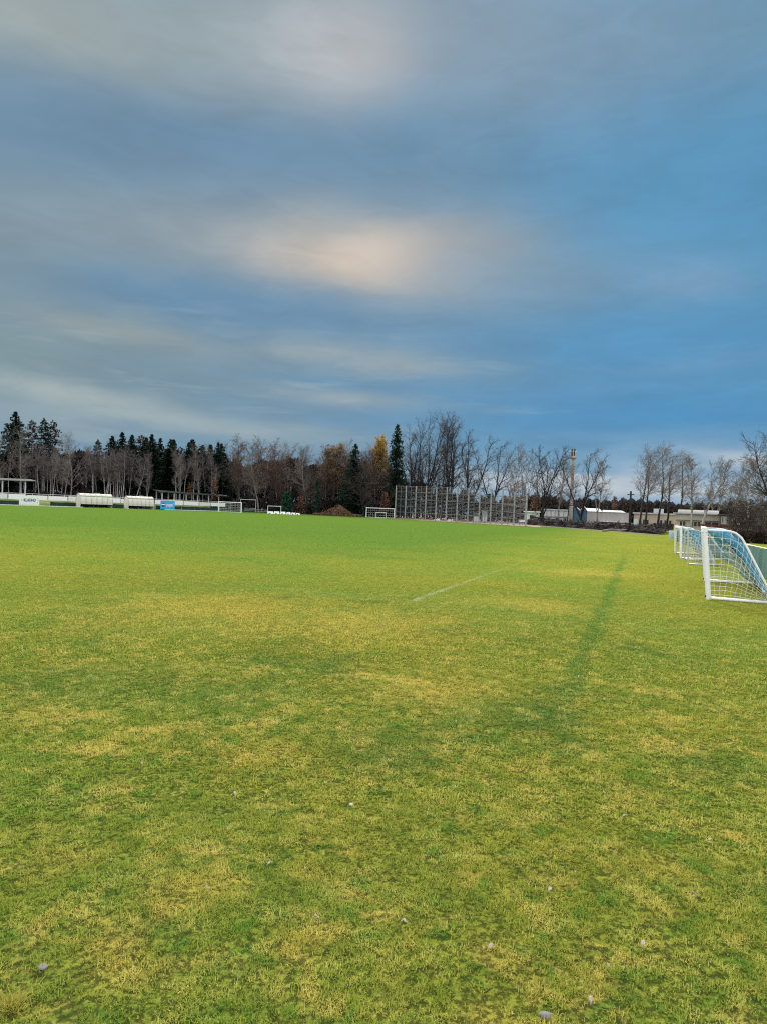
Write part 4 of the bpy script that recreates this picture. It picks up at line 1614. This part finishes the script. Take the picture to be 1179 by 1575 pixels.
bush('evergreen_bush', 440, 786, 757, 22, 157, 'bush_green', 'dark green conifer bush behind the white blocks', 1, 800, .30)
bush('shrub', 291, 770, 742, 17, 160, 'leaf_or', 'orange leaved small tree above the long stand roof', 2, 190, .24)
bush('shrub', 590, 790, 757, 20, 160, 'leaf_red', 'russet leaved shrub behind the full-size goal', 3, 260, .22)
bush('shrub', 487, 786, 735, 14, 160, 'bush_green', 'slim dark green shrub behind the left end of the earth heap', 4, 420, .26)
bush('shrub', 462, 788, 762, 20, 158, 'leaf_red', 'low russet shrub right of the dark green conifer bush', 5, 220, .2)
bush('shrub', 330, 770, 735, 20, 158, 'leaf_red', 'brownish shrub between bare trees behind the right end of the long stand', 6, 170, .2)
bush('shrub', 823, 790, 757, 24, 150, 'leaf', 'brown leaved shrub behind the pale green cabin', 7, 420, .25)
bush('shrub', 793, 795, 742, 34, 158, 'leaf', 'brown leaved small tree behind the right part of the ball-stop fence', 8, 300, .2)
bush('shrub', 944, 790, 764, 12, 240, 'leaf', 'pale brown leaved tree above the grey warehouse roof', 9, 300, .4)


# --- dark interior of the wood (one mass nobody could count)
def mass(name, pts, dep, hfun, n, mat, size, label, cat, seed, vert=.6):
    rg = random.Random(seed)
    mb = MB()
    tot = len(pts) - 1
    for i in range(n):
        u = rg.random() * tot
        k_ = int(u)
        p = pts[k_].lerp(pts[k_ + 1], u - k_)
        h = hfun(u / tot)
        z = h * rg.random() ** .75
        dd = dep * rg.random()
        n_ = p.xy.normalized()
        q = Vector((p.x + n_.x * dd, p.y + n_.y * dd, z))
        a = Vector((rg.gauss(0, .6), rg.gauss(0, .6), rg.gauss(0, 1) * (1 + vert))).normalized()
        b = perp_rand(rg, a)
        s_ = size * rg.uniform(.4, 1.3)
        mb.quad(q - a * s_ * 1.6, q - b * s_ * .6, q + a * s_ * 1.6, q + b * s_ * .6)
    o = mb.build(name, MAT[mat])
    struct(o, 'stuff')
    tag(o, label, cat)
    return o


def hn(x, seed):
    return .5 + .25 * math.sin(x * 7.3 + seed) + .15 * math.sin(x * 19.1 + seed * 2) + .1 * math.sin(x * 47 + seed)


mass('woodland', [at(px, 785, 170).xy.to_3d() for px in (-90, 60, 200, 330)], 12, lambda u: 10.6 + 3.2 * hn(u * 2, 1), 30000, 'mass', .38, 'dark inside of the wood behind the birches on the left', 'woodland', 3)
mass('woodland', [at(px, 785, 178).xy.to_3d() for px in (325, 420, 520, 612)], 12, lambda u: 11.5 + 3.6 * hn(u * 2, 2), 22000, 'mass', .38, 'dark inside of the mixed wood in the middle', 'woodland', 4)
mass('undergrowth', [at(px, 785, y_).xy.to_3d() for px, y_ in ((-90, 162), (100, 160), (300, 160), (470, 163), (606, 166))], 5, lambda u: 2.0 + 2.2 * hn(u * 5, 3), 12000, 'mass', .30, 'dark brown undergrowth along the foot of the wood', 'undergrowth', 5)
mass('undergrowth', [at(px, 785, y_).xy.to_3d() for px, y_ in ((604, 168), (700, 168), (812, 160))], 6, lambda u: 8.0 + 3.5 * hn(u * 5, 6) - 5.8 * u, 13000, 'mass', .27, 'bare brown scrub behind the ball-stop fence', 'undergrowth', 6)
mass('distant_forest', [at(px, 785, 300).xy.to_3d() for px in (770, 860, 1000, 1120, 1290)], 30, lambda u: 8.6 + 2.2 * hn(u * 3, 4) + 1.0 * math.sin(u * 130) ** 2, 42000, 'far', .48, 'distant dark forest band behind the buildings on the right', 'forest', 8)
for i in range(46):
    px = 800 + 360 * (i + trg.random() * .8) / 46
    tree('spruce', i, px, 763.5 + (px - 800) * .040 + trg.uniform(-2.5, 4), trg.uniform(296, 318), 'small dark tree top in the distant forest band behind the buildings', 'conifer_tree', group='distant trees on the right skyline', wx=1.3)

# brushwood and cut branches along the right part of the far edge
bp = [G(px, py) for px, py in ((812, 807.2), (850, 809.5), (900, 813.5), (960, 818.0), (1018, 822.5))]
rg = random.Random(12)
mb = MB()
for i in range(24000):
    u = rg.random() * (len(bp) - 1)
    k_ = int(u)
    p = bp[k_].lerp(bp[k_ + 1], u - k_)
    n_ = p.xy.normalized()
    dd = rg.random() * 7
    h = (.55 + .75 * hn(u * 2.2, 2)) * min(1, .2 + dd / 3.0)
    q = Vector((p.x + n_.x * dd, p.y + n_.y * dd, h * rg.random() ** .7))
    a = Vector((rg.gauss(0, 1), rg.gauss(0, .8), rg.gauss(0, .35))).normalized()
    b = perp_rand(rg, a)
    s_ = rg.uniform(.05, .26)
    el_ = 5.0 if i % 5 == 0 else 1.5
    mb.quad(q - a * s_ * el_, q - b * s_ * .35, q + a * s_ * el_, q + b * s_ * .35)
o = struct(mb.build('brushwood', MAT['brush']), 'stuff')
tag(o, 'long dark heap of cut brushwood along the far right edge of the pitch', 'brushwood')
for i, (px, py, L, an, lab) in enumerate(((846, 806.5, 6.5, -.12, 'long bare log lying on the brushwood heap left of the mast'), (945, 817.5, 3.4, .1, 'short pale log lying in front of the brushwood heap'), (1000, 820.5, 2.2, -.2, 'short dark log at the right end of the brushwood heap'))):
    p = G(px, py + 1)
    mb = MB()
    z = (1.15, .25, .25)[i]
    pts = [(-L / 2 * math.cos(an), 0, z + L / 2 * math.sin(an) * -1), (-L * .1, .1, z + .08), (L * .25, 0.05, z), (L / 2 * math.cos(an), 0, z + L / 2 * math.sin(an))]
    o = mb.tube(pts, [.17, .15, .12, .08], 7).build('log', MAT['bark_pale' if i == 1 else 'bark'], None, True)
    o.location = (p.x, p.y + (2.5 if i == 0 else .3), 0)
    tag(o, lab, 'log')

# earth heap
p = on(517, 147)
sc = p.y / F
rg = random.Random(4)
mb = MB()
nr, na = 12, 40
for i in range(nr + 1):
    r_ = i / nr
    for j in range(na):
        an = 2 * PI * j / na
        R_ = 27 * sc * (1 + .12 * math.sin(an * 3 + 1) + .06 * math.sin(an * 7))
        prof_ = (1 - r_) ** 1.25
        z = 16.5 * sc * prof_ * (1 + .10 * math.sin(an * 5 + r_ * 9)) + rg.gauss(0, .10) * (1 - r_)
        mb.v.append((R_ * r_ * math.cos(an) + (2 * sc if r_ < .3 else 0), R_ * r_ * math.sin(an) * .45 + rg.gauss(0, .05), max(z, -.02) if r_ < 1 else -.02))
for i in range(nr):
    for j in range(na):
        a, b = i * na + j, i * na + (j + 1) % na
        mb.f.append((a, a + na, b + na, b))
o = mb.build('earth_heap', MAT['soil'])
o.location = (p.x, p.y + 5, 0)
tag(o, 'brown heap of earth and leaves at the far edge of the pitch', 'heap')
mb = MB()
for i in range(2600):
    an = rg.uniform(0, 2 * PI)
    r_ = math.sqrt(rg.random()) * 1.35
    z = 16.0 * sc * max(0, 1 - r_) ** 1.25 + rg.uniform(0, .45)
    q = Vector((29 * sc * r_ * math.cos(an), 29 * sc * r_ * math.sin(an) * .45, z))
    a = Vector((rg.gauss(0, 1), rg.gauss(0, 1), rg.gauss(0, .6))).normalized()
    b = perp_rand(rg, a)
    s_ = rg.uniform(.06, .22)
    mb.quad(q - a * s_ * 1.8, q - b * s_ * .5, q + a * s_ * 1.8, q + b * s_ * .5)
d_ = mb.build('debris', MAT['leaf'], o)

# --- single bare trees in the middle and on the right
tree('oak_leaf', 0, 630, 652, 172, 'bare tree with pale brown leaves just right of the tall spruce', wx=.78, rz=1.0)
tree('oak', 0, 654, 631, 168, 'tallest dark many stemmed bare tree behind the ball-stop fence', wx=.80, rz=.3)
tree('oak', 1, 691, 640, 168, 'tall dark bare tree, second of the tall ones behind the ball-stop fence', wx=.80, rz=2.0)
tree('brown', 1, 678, 636, 172, 'tall thin bare tree with rusty leaves between the two tallest bare trees', wx=.75)
tree('leaning', 0, 722, 667, 164, 'dark bare tree leaning right behind the middle of the ball-stop fence', wx=1.0, rz=0)
tree('leaning', 1, 757, 676, 172, 'thinner dark bare tree leaning right beside the larger leaning one', wx=.9, rz=.2)
tree('light', 0, 786, 681, 168, 'light grey bare tree behind the right part of the ball-stop fence', wx=.95)
tree('light', 1, 806, 688, 172, 'light grey bare tree behind the right end of the ball-stop fence', wx=.9)
tree('oak', 1, 640, 690, 176, 'dark bare tree low behind the left part of the ball-stop fence', wx=1.0)
tree('bushy', 0, 668, 702, 176, 'dense dark bare tree low behind the ball-stop fence between the tall trunks', wx=1.2)
tree('dark_multi', 0, 834, 686, 134, 'dark many stemmed bare tree right of the ball-stop fence', wx=.90, rz=.5)
tree('light', 0, 858, 697, 150, 'faint bare tree between the dark bare tree and the mast', wx=.8, rz=1.9)
tree('wind', 0, 872, 708, 150, 'slim bare tree close to the left side of the mast', wx=.8, rz=0)
tree('leaning', 1, 893, 688, 136, 'bare tree with twin stems leaning right beside the mast', wx=1.05, rz=.1)
tree('light', 1, 918, 700, 152, 'faint bare tree right of the twin stemmed leaning one', wx=.9, rz=.4)
tree('wind', 0, 983, 682, 108, 'slim dark bare tree bent right, left of the pair by the utility pole', wx=1.1, rz=0)
tree('wind', 1, 990, 684, 112, 'slim dark bare tree bent right, second from the utility pole', wx=1.0, rz=.15)
tree('wind', 2, 1011, 679, 108, 'tall slim bare tree bent right above the low beige workshop', wx=1.15, rz=0)
tree('wind', 1, 1023, 690, 112, 'slim bare tree bent right above the right end of the beige workshop', wx=1.2, rz=-.1)
tree('wbirch', 0, 1062, 698, 98, 'white stemmed bare birch above the pale rendered building, left one', 'birch_tree', wx=1.0, rz=.2)
tree('wbirch', 1, 1077, 700, 97, 'white stemmed bare birch leaning right above the pale rendered building', 'birch_tree', wx=1.15, rz=0)
tree('light', 1, 1100, 708, 110, 'faint grey bare tree right of the leaning white birch', wx=1.0, rz=.8)
tree('light', 0, 1128, 712, 112, 'faint grey bare tree above the dark brick building', wx=1.1, rz=1.8)
tree('oak', 1, 1196, 662, 62, 'large bare tree reaching into the right edge of the view', wx=1.25, rz=2.6)
tree('oak', 0, 1226, 690, 80, 'bare tree just outside the right edge, its twigs reaching in', wx=.95, rz=2.6)
tree('wbirch', 1, 1152, 694, 88, 'pale fine twigged bare tree over the dark brick building near the right edge', wx=1.3, rz=1.2)
tree('light', 1, 1174, 688, 92, 'grey fine twigged bare tree at the right edge behind the large one', wx=1.3, rz=2.2)
tree('wind', 2, 1042, 694, 114, 'slim bare tree bent right just left of the two white stemmed birches', wx=1.2, rz=.1)
tree('dark_multi', 1, 1146, 766, 70, 'dark low branching bare shrub tree behind the nearest training goal', wx=1.5, rz=.2)
tree('dark_multi', 0, 1166, 776, 72, 'dark low bare shrub tree near the right edge', wx=1.4, rz=2.2)
mass('hedge_scrub', [at(px, 785, y_).xy.to_3d() for px, y_ in ((1128, 68), (1150, 66), (1185, 64), (1250, 62))], 2.5, lambda u: .95 + .5 * hn(u * 6, 2), 3500, 'hedge', .13, 'low dark bare scrub in front of the dark brick building', 'scrub', 9)
mass('hedge_scrub', [at(px, 785, y_).xy.to_3d() for px, y_ in ((1118, 82), (1150, 80), (1200, 78))], 2.5, lambda u: 3.6 + 1.6 * hn(u * 4, 5), 1500, 'hedge', .14, 'twiggy dark shrubs against the dark brick building', 'scrub', 10)
mass('hedge_scrub', [G(px, py) for px, py in ((985, 812), (1012, 814.5), (1034, 818))], 4.0, lambda u: .8 + .6 * hn(u * 6, 3), 2500, 'hedge', .16, 'low dark scrub before the beige workshop', 'scrub', 13)

# ------------------------------------------------------------------ fallen leaves and stones on the turf
lv = [(845, 1378, 1, 9), (905, 1548, 1, 10), (938, 1497, 1, 7), (486, 1421, 1, 8), (414, 1338, 0, 8), (362, 1227, 1, 8), (218, 1181, 0, 6), (960, 1263, 1, 7), (928, 1226, 0, 7), (885, 1350, 0, 7), (619, 1427, 1, 6), (754, 1467, 1, 6),
      (927, 1079, 1, 7), (583, 1144, 0, 6), (425, 1118, 1, 6), (56, 1136, 0, 6), (44, 1057, 1, 6), (214, 977, 1, 5), (637, 1008, 1, 5), (472, 993, 1, 5), (150, 899, 1, 5), (991, 974, 1, 5), (1174, 1086, 1, 6), (888, 1044, 1, 6), (658, 1091, 1, 5), (80, 851, 1, 4), (469, 1345, 1, 5), (1065, 1384, 0, 6), (318, 1375, 0, 7), (700, 1115, 0, 5), (990, 1462, 1, 7), (515, 996, 0, 4), (1090, 1300, 1, 5)]
rg = random.Random(8)
for i, (px, py, kk, w) in enumerate(lv):
    p = G(px, py)
    L = w * p.y / F * .55
    L = max(L, .03)
    mb = MB()
    n_ = 6
    for j in range(n_ + 1):
        f_ = j / n_
        ww = L * .26 * math.sin(PI * min(.98, f_ * .93 + .04)) ** .8
        zc = .010 * math.sin(PI * f_) + .012 * f_
        mb.v += [(L * (f_ - .5), -ww, zc + .006 + .004 * math.sin(j * 2)), (L * (f_ - .5), 0, zc), (L * (f_ - .5), ww, zc + .008)]
    for j in range(n_):
        a = j * 3
        mb.f += [(a, a + 3, a + 4, a + 1), (a + 1, a + 4, a + 5, a + 2)]
    o = mb.build('fallen_leaf', MAT['dryleaf' if kk else 'dryleaf2'])
    o.location = (p.x, p.y, .016)
    o.rotation_euler = (rg.uniform(-.25, .3), rg.uniform(-.2, .2), rg.uniform(0, 6.28))
    tag(o, 'pale dry leaf lying on the mown turf' if kk else 'dull brownish dry leaf lying on the mown turf', 'leaf', 'pale leaves scattered on the turf' if kk else 'dull leaves scattered on the turf')
for px, py, w, mt, lab, hgt in ((66, 1492, 23, 'stone', 'grey flat stone in the turf near the lower left corner', .14), (540, 1241, 11, 'stone_w', 'round white stone in the turf near the middle of the foreground', .28), (838, 1567, 27, 'stone', 'pale rough stone at the bottom edge of the view', .22)):
    p = G(px, py)
    W = w * p.y / F / 2 * .68
    g = random.Random(w)
    mb = MB()
    rings = [(1.0, 0), (1.0, .35), (.8, .8), (.4, 1.0)]
    n_ = 14
    for r_, z in rings:
        for j in range(n_):
            an = 2 * PI * j / n_
            k_ = r_ * (1 + .12 * math.sin(an * 2 + w) + .07 * math.sin(an * 5) + g.uniform(-.04, .04))
            mb.v.append((W * k_ * math.cos(an), W * .8 * k_ * math.sin(an), W * 2 * hgt * z * (1 + g.uniform(-.08, .08))))
    for i in range(3):
        for j in range(n_):
            mb.f.append((i * n_ + j, i * n_ + (j + 1) % n_, (i + 1) * n_ + (j + 1) % n_, (i + 1) * n_ + j))
    mb.f.append(tuple(3 * n_ + j for j in range(n_)))
    o = mb.build('stone', MAT[mt], None, True)
    o.location = (p.x, p.y, .012)
    tag(o, lab, 'stone')
# longer straw tuft in the corner
p = G(14, 1548)
rg = random.Random(2)
mb = MB()
for i in range(420):
    an = rg.uniform(0, 2 * PI)
    r_ = abs(rg.gauss(0, .045))
    b0 = Vector((r_ * math.cos(an), r_ * math.sin(an), 0))
    L = rg.uniform(.02, .045)
    le = rg.uniform(.3, 1.2)
    d = Vector((math.cos(an + rg.gauss(0, .7)) * math.sin(le), math.sin(an + rg.gauss(0, .7)) * math.sin(le), math.cos(le)))
    sd = perp_rand(rg, d) * .0017
    m_ = b0 + d * L * .55
    e = b0 + d * L + Vector((0, 0, -.02 * L * 10 * .3))
    mb.quad(b0 - sd, b0 + sd, m_ + sd * .8, m_ - sd * .8)
    mb.quad(m_ - sd * .8, m_ + sd * .8, e)
o = mb.build('grass_tuft', MAT['straw'])
o.location = p
tag(o, 'long straw coloured grass tuft in the lower left corner', 'grass tuft')

# ------------------------------------------------------------------ sky, sun
EXPO = 1.15
w = bpy.data.worlds.new('World')
S.world = w
w.use_nodes = True
nt = NT(w.node_tree)
bg = w.node_tree.nodes['Background']
SUN_AZ, SUN_EL = R(-1.6), R(30)
sky = nt.node('ShaderNodeTexSky', sky_type='NISHITA')
sky.sun_disc = False
sky.sun_elevation = SUN_EL
sky.sun_rotation = SUN_AZ
d = nt.node('ShaderNodeTexCoord').outputs['Generated']
x, y, z = nt.xyz(d)
az = nt.math('ARCTAN2', x, y)
el = nt.math('ARCSINE', z)
pos = nt.comb(az, el, 0.0)
# cloud texture: stretched, warped noise over azimuth / elevation
st = nt.vec('MULTIPLY', pos, (1.6, 4.0, 1.0))
n1 = nt.noise(st, 2.2, 5, .55, .6)
wv = nt.vec('MULTIPLY', nt.vec('SUBTRACT', n1.outputs['Color'], (.5, .5, .5)), (.085, .034, 0))
n2 = nt.noise(nt.vec('MULTIPLY', pos, (3.0, 11.0, 1.0)), 3.0, 5, .6, .8)
wv2 = nt.vec('MULTIPLY', nt.vec('SUBTRACT', n2.outputs['Color'], (.5, .5, .5)), (.045, .012, 0))
wp = nt.vec('ADD', nt.vec('ADD', pos, wv), wv2)
c = nt.mix(nt.ramp(nt.vec('DOT_PRODUCT', wp, (1, 0, 0)), -.40, .46), lin((116, 145, 166)), lin((88, 146, 184)))
BL = [
    (960, 270, 190, 110, (92, 149, 187), .7, 0), (980, 530, 230, 60, (87, 147, 190), .8, 0), (1000, 645, 260, 36, (82, 146, 194), .8, 0), (700, 490, 160, 40, (98, 145, 178), .5, 0),
    (80, 40, 230, 72, (162, 172, 170), .95, 0), (330, 50, 170, 80, (149, 164, 170), .85, 0), (540, 20, 160, 50, (156, 167, 171), .6, 0), (545, 92, 115, 66, (188, 190, 192), 1.0, 0),
    (770, 55, 170, 85, (140, 158, 173), .8, 0), (1000, 50, 240, 75, (126, 154, 176), .75, 0), (1160, 30, 70, 60, (112, 148, 170), .5, 0),
    (40, 365, 230, 80, (131, 151, 161), .9, 0), (330, 362, 170, 52, (141, 156, 165), .8, 0),
    (590, 395, 180, 68, (156, 163, 165), .85, 0), (570, 394, 140, 42, (206, 193, 180), 1.0, 0), (555, 390, 85, 26, (217, 201, 185), .6, 0), (505, 335, 60, 30, (164, 171, 172), .55, 0), (470, 352, 40, 22, (170, 172, 168), .5, 0),
    (720, 400, 100, 45, (154, 163, 169), .7, 0), (840, 425, 160, 45, (122, 154, 177), .7, 0), (1060, 428, 85, 28, (122, 158, 188), .8, 0),
    (30, 540, 190, 62, (129, 150, 156), .85, 0),
    (330, 212, 330, 46, (102, 137, 166), .85, 0), (90, 200, 170, 44, (108, 140, 165), .75, 0), (620, 225, 120, 58, (100, 138, 166), .75, 0), (640, 300, 90, 30, (112, 143, 166), .5, 0),
    (300, 456, 180, 34, (99, 140, 173), .9, 0), (480, 500, 160, 26, (103, 142, 173), .7, 0),
    (190, 512, 120, 18, (150, 162, 163), .85, .10), (560, 552, 160, 22, (144, 161, 171), .95, .04), (480, 545, 70, 12, (154, 168, 172), .6, .04), (330, 575, 160, 34, (124, 149, 163), .6, 0),
    (520, 590, 130, 10, (96, 141, 176), .7, .03), (330, 605, 120, 10, (112, 146, 170), .6, .05),
    (110, 605, 130, 13, (166, 178, 176), .85, .10), (260, 648, 170, 12, (168, 180, 180), .85, .10), (60, 640, 120, 24, (142, 162, 170), .7, 0), (540, 612, 110, 13, (148, 164, 172), .85, .05), (420, 664, 170, 14, (142, 165, 177), .65, .05), (300, 690, 200, 16, (112, 150, 176), .6, 0),
    (1060, 560, 160, 12, (108, 154, 190), .6, -.08), (900, 600, 160, 9, (98, 150, 192), .6, -.05), (1090, 690, 160, 14, (140, 172, 198), .6, -.03), (950, 672, 160, 10, (118, 160, 194), .5, 0),
    (900, 752, 420, 24, (165, 185, 202), .75, 0), (1110, 745, 140, 30, (165, 187, 203), .65, 0), (760, 735, 120, 30, (142, 173, 195), .6, 0), (870, 735, 140, 11, (202, 209, 215), .75, 0), (1150, 708, 70, 13, (198, 208, 216), .7, .1), (1010, 722, 60, 8, (196, 206, 214), .6, 0), (800, 745, 60, 9, (200, 208, 215), .6, 0), (960, 752, 160, 8, (204, 211, 216), .7, 0), (1080, 728, 80, 7, (112, 155, 188), .6, 0), (930, 718, 90, 7, (105, 152, 188), .5, 0),
]
n3 = nt.noise(nt.vec('MULTIPLY', pos, (7.0, 17.0, 1.0)), 2.0, 5, .62, .5).outputs[0]
ragged = nt.ramp(n3, .25, .75, .72, 1.18)
for (px, py, sx, sy, col, k_, sl) in BL:
    a0, e0 = azel(px, py)
    dv = nt.vec('SUBTRACT', wp, (a0, e0, 0))
    rot = ROLL * 0 + sl
    ca, sa = math.cos(rot), math.sin(rot)
    # local axes of the streak
    u = nt.vec('DOT_PRODUCT', dv, (ca * F / sx, -sa * F / sx, 0))
    v = nt.vec('DOT_PRODUCT', dv, (sa * F / sy, ca * F / sy, 0))
    rr = nt.math('MULTIPLY_ADD', u, u, nt.math('MULTIPLY', v, v))
    g = nt.math('MULTIPLY', nt.math('POWER', .4111, rr), k_)
    if sy < 40:
        g = nt.math('MULTIPLY', g, ragged, clamp=True)
    c = nt.mix(g, c, lin(col))
# thin layered streaks low in the sky
n4 = nt.noise(nt.vec('MULTIPLY', nt.vec('ADD', pos, wv), (2.6, 24.0, 1.0)), 1.6, 5, .6, .6).outputs[0]
low = nt.math('MULTIPLY', nt.ramp(el, R(20), R(9), 0, 1), nt.ramp(az, R(22), R(-6), .35, 1))
c = nt.mix(nt.math('MULTIPLY', nt.math('MULTIPLY', nt.ramp(n4, .52, .70), low), .34), c, lin((164, 177, 180)))
c = nt.mix(nt.math('MULTIPLY', nt.math('MULTIPLY', nt.ramp(n4, .46, .30), low), .18), c, lin((94, 136, 168)))
# fine streaks of light and dark
lum = nt.math('ADD', nt.ramp(n2.outputs[0], .25, .75, .955, 1.045), nt.ramp(n1.outputs[0], .3, .7, -.05, .05))
c = nt.mix(1.0, c, nt.comb(lum, lum, lum), 'MULTIPLY')
# unseen sky overhead and behind, brightened to light the ground and facades
ov = nt.math('MAXIMUM', nt.ramp(el, R(37), R(62)), nt.math('MULTIPLY', nt.ramp(nt.math('ABSOLUTE', az), R(38), R(95)), nt.ramp(el, R(-2), R(25), .55, 1)))
cl = nt.ramp(nt.noise(d, 2.2, 5, .6, .4).outputs[0], .3, .7, .75, 1.15)
OV = 1.8
c2 = nt.mix(1.0, (OV * .98, OV * 1.0, OV * 1.03, 1), nt.comb(cl, cl, cl), 'MULTIPLY')
c = nt.mix(ov, c, c2)
k_ = 1.0 / (0.1 * 2 ** EXPO)
c = nt.mix(1.0, c, (k_, k_, k_, 1), 'MULTIPLY')
sk = nt.mix(1.0, sky.outputs[0], (.005, .005, .005, 1), 'MULTIPLY')
c = nt.mix(1.0, c, sk, 'ADD')
nt.l.new(c, bg.inputs['Color'])
bg.inputs['Strength'].default_value = .1

sd = bpy.data.lights.new('sun', 'SUN')
sd.energy = 2.9
sd.angle = R(16)
sd.color = (1.0, .93, .82)
so = bpy.data.objects.new('sun', sd)
COL.objects.link(so)
dirv = Vector((math.sin(SUN_AZ) * math.cos(SUN_EL), math.cos(SUN_AZ) * math.cos(SUN_EL), math.sin(SUN_EL)))
so.rotation_euler = dirv.to_track_quat('Z', 'Y').to_euler()
so.location = (0, 30, 40)

S.view_settings.view_transform = 'Standard'
S.view_settings.look = 'None'
S.view_settings.exposure = EXPO
S.view_settings.gamma = 1
S.view_settings.use_curve_mapping = False
S.cycles.use_denoising = False
S.cycles.pixel_filter_type = 'BLACKMAN_HARRIS'
S.cycles.filter_width = 1.15
S.cycles.max_bounces = 5
S.cycles.transparent_max_bounces = 8
